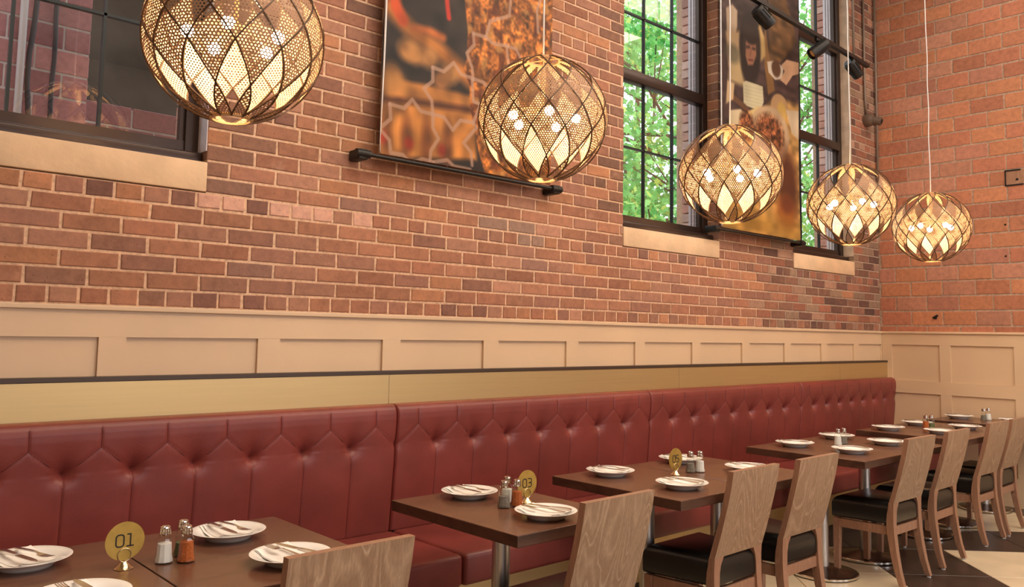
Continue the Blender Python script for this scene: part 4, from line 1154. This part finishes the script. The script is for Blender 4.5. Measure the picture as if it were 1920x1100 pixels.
dk = np.clip((vnoise(b1.X.shape, (46, 26), 9) - .58) * 5, 0, 1) * mm; b1.mix(dk * .7, (98, 44, 20))
lt = np.clip((vnoise(b1.X.shape, (40, 22), 10) - .66) * 5, 0, 1) * mm; b1.mix(lt * .6, (228, 168, 92))
STAR = (214, 172, 150)
for pts in ([(886, 62), (888, 84), (874, 100), (884, 128), (886, 150)], [(888, 64), (910, 70), (924, 82), (950, 86), (968, 92), (976, 108)],
            [(812, 126), (832, 134), (850, 118), (864, 140), (884, 147), (906, 155), (914, 166)], [(812, 126), (812, 152), (796, 165), (810, 188), (812, 212), (812, 240), (822, 260), (808, 282), (806, 300)],
            [(734, 194), (760, 202), (775, 186), (790, 208), (812, 214), (832, 220), (848, 244), (862, 226), (886, 230), (892, 240), (868, 268), (882, 286), (884, 310)],
            [(734, 194), (735, 222), (714, 240), (732, 262), (734, 286), (756, 290), (772, 306), (792, 298), (812, 304)], [(884, 150), (886, 190), (900, 196), (886, 230)], [(812, 304), (838, 300), (850, 312), (880, 318)],
            [(910, 70), (918, 40), (955, 30), (958, -10)], [(950, 86), (953, 120)], [(1010, 60), (1008, 20), (1020, -20)]):
    b1.line(pts, .021, STAR, .72, .005)
t = thing('banner', 'hanging banner printed with grilled meat and star outlines, behind the second lamp', 'banner', (0, 0, 0), 0, 'printed banners on the brick wall')
b1.build('printed_sheet', t, lambda X, Z: .012 * np.sin((Z - 2.3) * 3.4) * np.clip((2.75 - X) / .5, 0, 1) - .006 * np.sin(X * 5))
e = MB(); pts = [(2.25 - .0 + (.014 if 2.4 < z < 3.4 else 0) * math.sin((z - 2.4) * 3.1), 3.497 + .012 * math.sin((z - 2.3) * 3.4), z) for z in np.linspace(2.34, 4.6, 40)]
e.tube(pts, [.002 + .004 * abs(math.sin((p[2] - 2.4) * 2.2)) for p in pts], 6); e.obj('curled_edge', MT['cord'], t, 180)
MB().tube([(2.15, 3.505, 2.318), (3.53, 3.505, 2.318)], .0105, 12).obj('rod', MT['black'], t, 40)
for x in (2.155, 3.525):
    m = MB().rbox((x - .028, 3.495, 2.288), (x + .028, 3.596, 2.342), .008, 2); m.obj('bracket', MT['black'], t, 40)
    MB().tube([(x - .04, 3.505, 2.318), (x + .04, 3.505, 2.318)], .021, 12).obj('rod_cap', MT['black'], t, 40)

b2 = Canvas(5.30, 6.478, 2.262, 4.75, 220, 450, 3.5, (72, 54, 52))
b2.tex(.22, (10, 6), 21)
b2.poly([(1357, 240), (1420, 215), (1452, 185), (1475, 190), (1504, 200), (1504, 460), (1350, 425)], (206, 158, 92), 1, .06)
b2.poly([(1440, 0), (1470, -10), (1490, 60), (1492, 80), (1470, 110), (1448, 130), (1440, 100)], (110, 78, 46), .9, .03)
b2.tex(.3, (60, 14), 22)
b2.poly([(1432, 40), (1440, 100), (1446, 130), (1452, 170), (1440, 178), (1432, 120)], (150, 108, 60), .9, .02)
b2.poly([(1360, 15), (1372, 8), (1382, 20), (1382, 50), (1378, 70), (1362, 66)], (214, 188, 160), 1, .02)
b2.poly([(1360, 60), (1388, 58), (1398, 72), (1400, 140), (1384, 150), (1366, 122)], (212, 178, 134), 1, .04)
b2.poly([(1414, 55), (1424, 46), (1432, 70), (1434, 105), (1424, 118), (1418, 90)], (208, 172, 112), 1, .03)
b2.poly([(1368, 110), (1400, 112), (1418, 124), (1416, 150), (1392, 160), (1366, 150)], (200, 172, 124), 1, .05)
b2.blob((1406, 90), .17, .36, (40, 31, 28), 1, .2)
b2.poly([(1398, 70), (1406, 62), (1416, 72), (1418, 104), (1412, 122), (1403, 122), (1398, 104)], (176, 120, 92), 1, .02)
b2.blob((1407, 66), .13, .09, (48, 35, 31), 1, .3)
b2.line([(1400, 88), (1405, 88)], .022, (56, 38, 32), .9, .02); b2.line([(1411, 91), (1415, 92)], .022, (56, 38, 32), .9, .02)
b2.line([(1408, 92), (1407, 104)], .02, (150, 98, 74), .8, .015); b2.line([(1404, 112), (1411, 113)], .018, (120, 62, 52), .9, .01)
b2.line([(1396, 74), (1395, 100)], .03, (60, 46, 40), .9, .02); b2.line([(1420, 80), (1420, 110)], .03, (60, 46, 40), .9, .02)
b2.blob((1374, 100), .14, .1, (92, 92, 74), .7, .5)
b2.poly([(1437, 116), (1450, 114), (1468, 126), (1466, 148), (1452, 150), (1440, 136)], (212, 196, 176), 1, .012)
b2.blob((1454, 129), .085, .085, (92, 62, 44), 1, .3)
b2.poly([(1464, 122), (1474, 112), (1500, 118), (1500, 138), (1486, 142), (1474, 160), (1462, 150), (1470, 134)], (214, 170, 134), 1, .012)
b2.poly([(1394, 154), (1400, 151), (1430, 162), (1432, 192), (1426, 208), (1396, 196)], (214, 204, 168), 1, .01)
for k in range(6): b2.line([(1397, 160 + 6.5 * k), (1430, 169 + 6.5 * k)], .006, (188, 176, 138), .6, .006)
b2.line([(1376, 182), (1398, 200), (1406, 210)], .05, (104, 72, 52), 1, .012)
b2.poly([(1364, 150), (1378, 156), (1376, 186), (1362, 194)], (216, 184, 140), 1, .02)
b2.poly([(1368, 206), (1390, 204), (1402, 214), (1398, 238), (1370, 234)], (222, 202, 164), 1, .015)
b2.poly([(1404, 208), (1420, 200), (1452, 206), (1462, 224), (1440, 240), (1410, 234)], (226, 198, 132), 1, .02)
b2.blob((1462, 201), .15, .12, (198, 156, 112), 1, .15); b2.blob((1466, 212), .1, .12, (218, 178, 96), 1, .4)
b2.poly([(1474, 206), (1504, 208), (1504, 266), (1486, 250)], (224, 200, 166), 1, .015)
b2.blob((1446, 250), .32, .24, (208, 176, 138), 1, .12)
kk = Canvas.__new__(Canvas); kk.__dict__ = dict(b2.__dict__); kk.C = np.zeros(b2.C.shape); kk.blob((1444, 252), .27, .2, (1, 1, 1)); bm_ = kk.C[..., 0]
kk.C = np.zeros(b2.C.shape); kk.blob((1402, 236), .13, .15, (1, 1, 1)); bm2 = kk.C[..., 0]
for q in (bm_, bm2): b2.mix(q, (132, 78, 48))
for cl, am, sd in (((70, 32), .5, 31), ((140, 70), .4, 32)): b2.tex(am, cl, sd, np.maximum(bm_, bm2))
b2.blob((1478, 352), .22, .42, (96, 52, 34), 1, .5); b2.blob((1474, 400), .24, .2, (196, 112, 44), .9, .7); b2.blob((1476, 385), .14, .1, (120, 56, 36), .8, .6)
b2.poly([(1360, 380), (1440, 400), (1504, 425), (1504, 465), (1350, 430)], (178, 128, 40), .55, .15)
b2.tex(.1, (20, 10), 40)
t = thing('banner', 'tall hanging banner printed with bowls and bread, between two windows', 'banner', (0, 0, 0), 0, 'printed banners on the brick wall')
b2.build('printed_sheet', t, lambda X, Z: .006 * np.sin((Z - 2.3) * 2.6) + .004 * np.sin(X * 7))
MB().tube([(5.293, 3.498, 2.27), (5.293, 3.498, 4.75)], .006, 6).obj('curled_edge', MT['cord'], t, 180)
MB().tube([(5.21, 3.506, 2.246), (6.53, 3.506, 2.246)], .0105, 12).obj('rod', MT['black'], t, 40)
for x in (5.235, 6.505):
    MB().rbox((x - .026, 3.495, 2.218), (x + .026, 3.596, 2.27), .008, 2).obj('bracket', MT['black'], t, 40)
    MB().tube([(x - .035, 3.506, 2.246), (x + .035, 3.506, 2.246)], .02, 12).obj('rod_cap', MT['black'], t, 40)

# ------------------------------------------------------------------ track lights, conduits, camera, wall fixings
A = Vector((5.0, 3.19, 3.949)); B = Vector((7.374, 3.30, 3.949)); dr = (B - A).normalized()
tr = thing('light_track', 'black lighting track hung in front of the windows', 'track', (0, 0, 0))
ang = math.atan2(dr.y, dr.x); rm = Matrix.Rotation(ang, 3, 'Z'); mid = (A + B) / 2; hl = (B - A).length / 2
MB().box((mid.x - hl, mid.y - .018, mid.z - .016), (mid.x + hl, mid.y + .018, mid.z + .016), rm).obj('rail', MT['black'], tr)
for x in (5.5, 7.06):
    p = A + dr * ((x - A.x) / dr.x); MB().tube([(p.x, p.y, p.z), (p.x, p.y, CEIL)], .006, 8).obj('hanger_rod', MT['grey'], tr, 180)
SP = [(5.42, (.75, -.25, -.6), 'track spotlight in front of the second banner'), (6.36, (-.62, .5, -.62), 'middle track spotlight, tilted left'), (7.06, (.75, -.15, -.6), 'track spotlight at the right end of the rail')]
for x, dv, lab in SP:
    p = A + dr * ((x - A.x) / dr.x); t = thing('track_spotlight', lab, 'spotlight', (p.x, p.y, p.z - .016), 0, 'spotlights on the black track')
    MB().rbox((-.05, -.014, -.03), (.05, .014, 0), .004, 1).obj('adapter', MT['black'], t)
    MB().tube([(0, 0, -.02), (0, 0, -.075)], .008, 8).obj('arm', MT['black'], t, 40)
    d = Vector(dv).normalized(); c = Vector((0, 0, -.085))
    q = d.to_track_quat('Z', 'Y').to_matrix()
    h = MB().lathe([(.0, -.085), (.044, -.085), (.05, -.075), (.052, .05), (.05, .085), (.044, .086), (.04, .07), (.0, .068)], (0, 0, 0), 24, False)
    for k in range(12):
        a = 2 * PI * k / 12; rr = Matrix.Rotation(a, 3, 'Z'); bx = MB().box((.05, -.002, -.06), (.056, .002, .03)); h.add([tuple(rr @ Vector(v)) for v in bx.v], bx.f)
    h.v = [tuple(q @ Vector(v) + c) for v in h.v]; h.obj('spot_body', MT['black'], t, 40)
    l = MB().lathe([(.0, .0695), (.04, .0695)], (0, 0, 0), 20, False); l.v = [tuple(q @ Vector(v) + c) for v in l.v]; l.obj('spot_lens', MT['lring'], t)

tag(MB().tube([(8.165, 3.575, 1.6 + .9), (8.165, 3.575, CEIL)], .013, 8).obj('corner_conduit', MT['grey'], None, 180), 'grey conduit running up the corner of the two walls', 'conduit')
tag(MB().tube([(7.955, 3.582, 3.66), (7.93, 3.582, 3.80), (7.925, 3.582, 4.0), (7.93, 3.582, CEIL)], .012, 8).obj('camera_conduit', MT['grey'], None, 180), 'grey conduit dropping to the corner camera', 'conduit')
tag(MB().tube([(7.72, 3.585, 4.0), (7.72, 3.585, CEIL)], .009, 8).obj('thin_conduit', MT['grey'], None, 180), 'thin grey conduit beside the corner window', 'conduit')
sc = thing('security_camera', 'small round security camera on the wall near the corner', 'camera', (7.96, 3.598, 3.60))
m = MB().lathe([(.0, 0), (.062, 0), (.064, .02), (.06, .06), (.045, .085), (.0, .09)], (0, 0, 0), 24, False); rx = Matrix.Rotation(PI / 2, 3, 'X')
m.v = [tuple(rx @ Vector(v)) for v in m.v]; m.obj('housing', MT['camgrey'], sc, 40)
m = MB().tube([(.0, -.07, -.01), (.02, -.15, -.03)], .04, 16); m.obj('barrel', MT['camgrey'], sc, 40)
MB().tube([(.0205, -.152, -.0305), (.0215, -.157, -.032)], .022, 14).obj('lens', MT['dark'], sc)

wbx = thing('wall_box', 'small open box recess in the block wall at the right edge', 'box', (XE, 2.37, 2.905))
MB().box((-.002, -.075, -.065), (.03, .075, .065)).obj('recess_back', MT['chair_solid'], wbx)
mf = MB(); mf.box((-.008, .068, -.068), (0, .078, .068)).box((-.008, -.068, -.074), (0, .078, -.062)).box((-.008, -.05, .060), (0, .078, .072)); mf.obj('rim', MT['dark'], wbx)
MB().lathe([(0, 0), (.01, 0), (.01, .004), (0, .004)], (0, 0, 0), 12, False)
q = MB().tube([(-.006, -.02, -.02), (0, -.02, -.02)], .011, 12); q.obj('screw_hole', MT['dark'], wbx)
for px, py, lab in ((1885, 421, 'small dark anchor hole right of the fifth lamp'), (1886, 480, 'small dark anchor hole lower right of the fifth lamp')):
    d_ = RT * (px - 960) / F_PX - UP * (py - PP_Y) / F_PX + fw; p = CAM + d_ * (XE / d_[0])
    tag(MB().tube([(XE - .0055, p[1], p[2]), (XE, p[1], p[2])], .009, 12).obj('anchor_hole', MT['dark']), lab, 'hole')
m = MB().box((XE - .02, 3.05, 1.655), (XE, 3.10, 1.67), Matrix.Rotation(-.5, 3, 'X')); m.box((XE - .012, 3.065, 1.64), (XE, 3.085, 1.66))
tag(m.obj('metal_stub', MT['dark']), 'small dark metal stub left in the block wall', 'bracket')
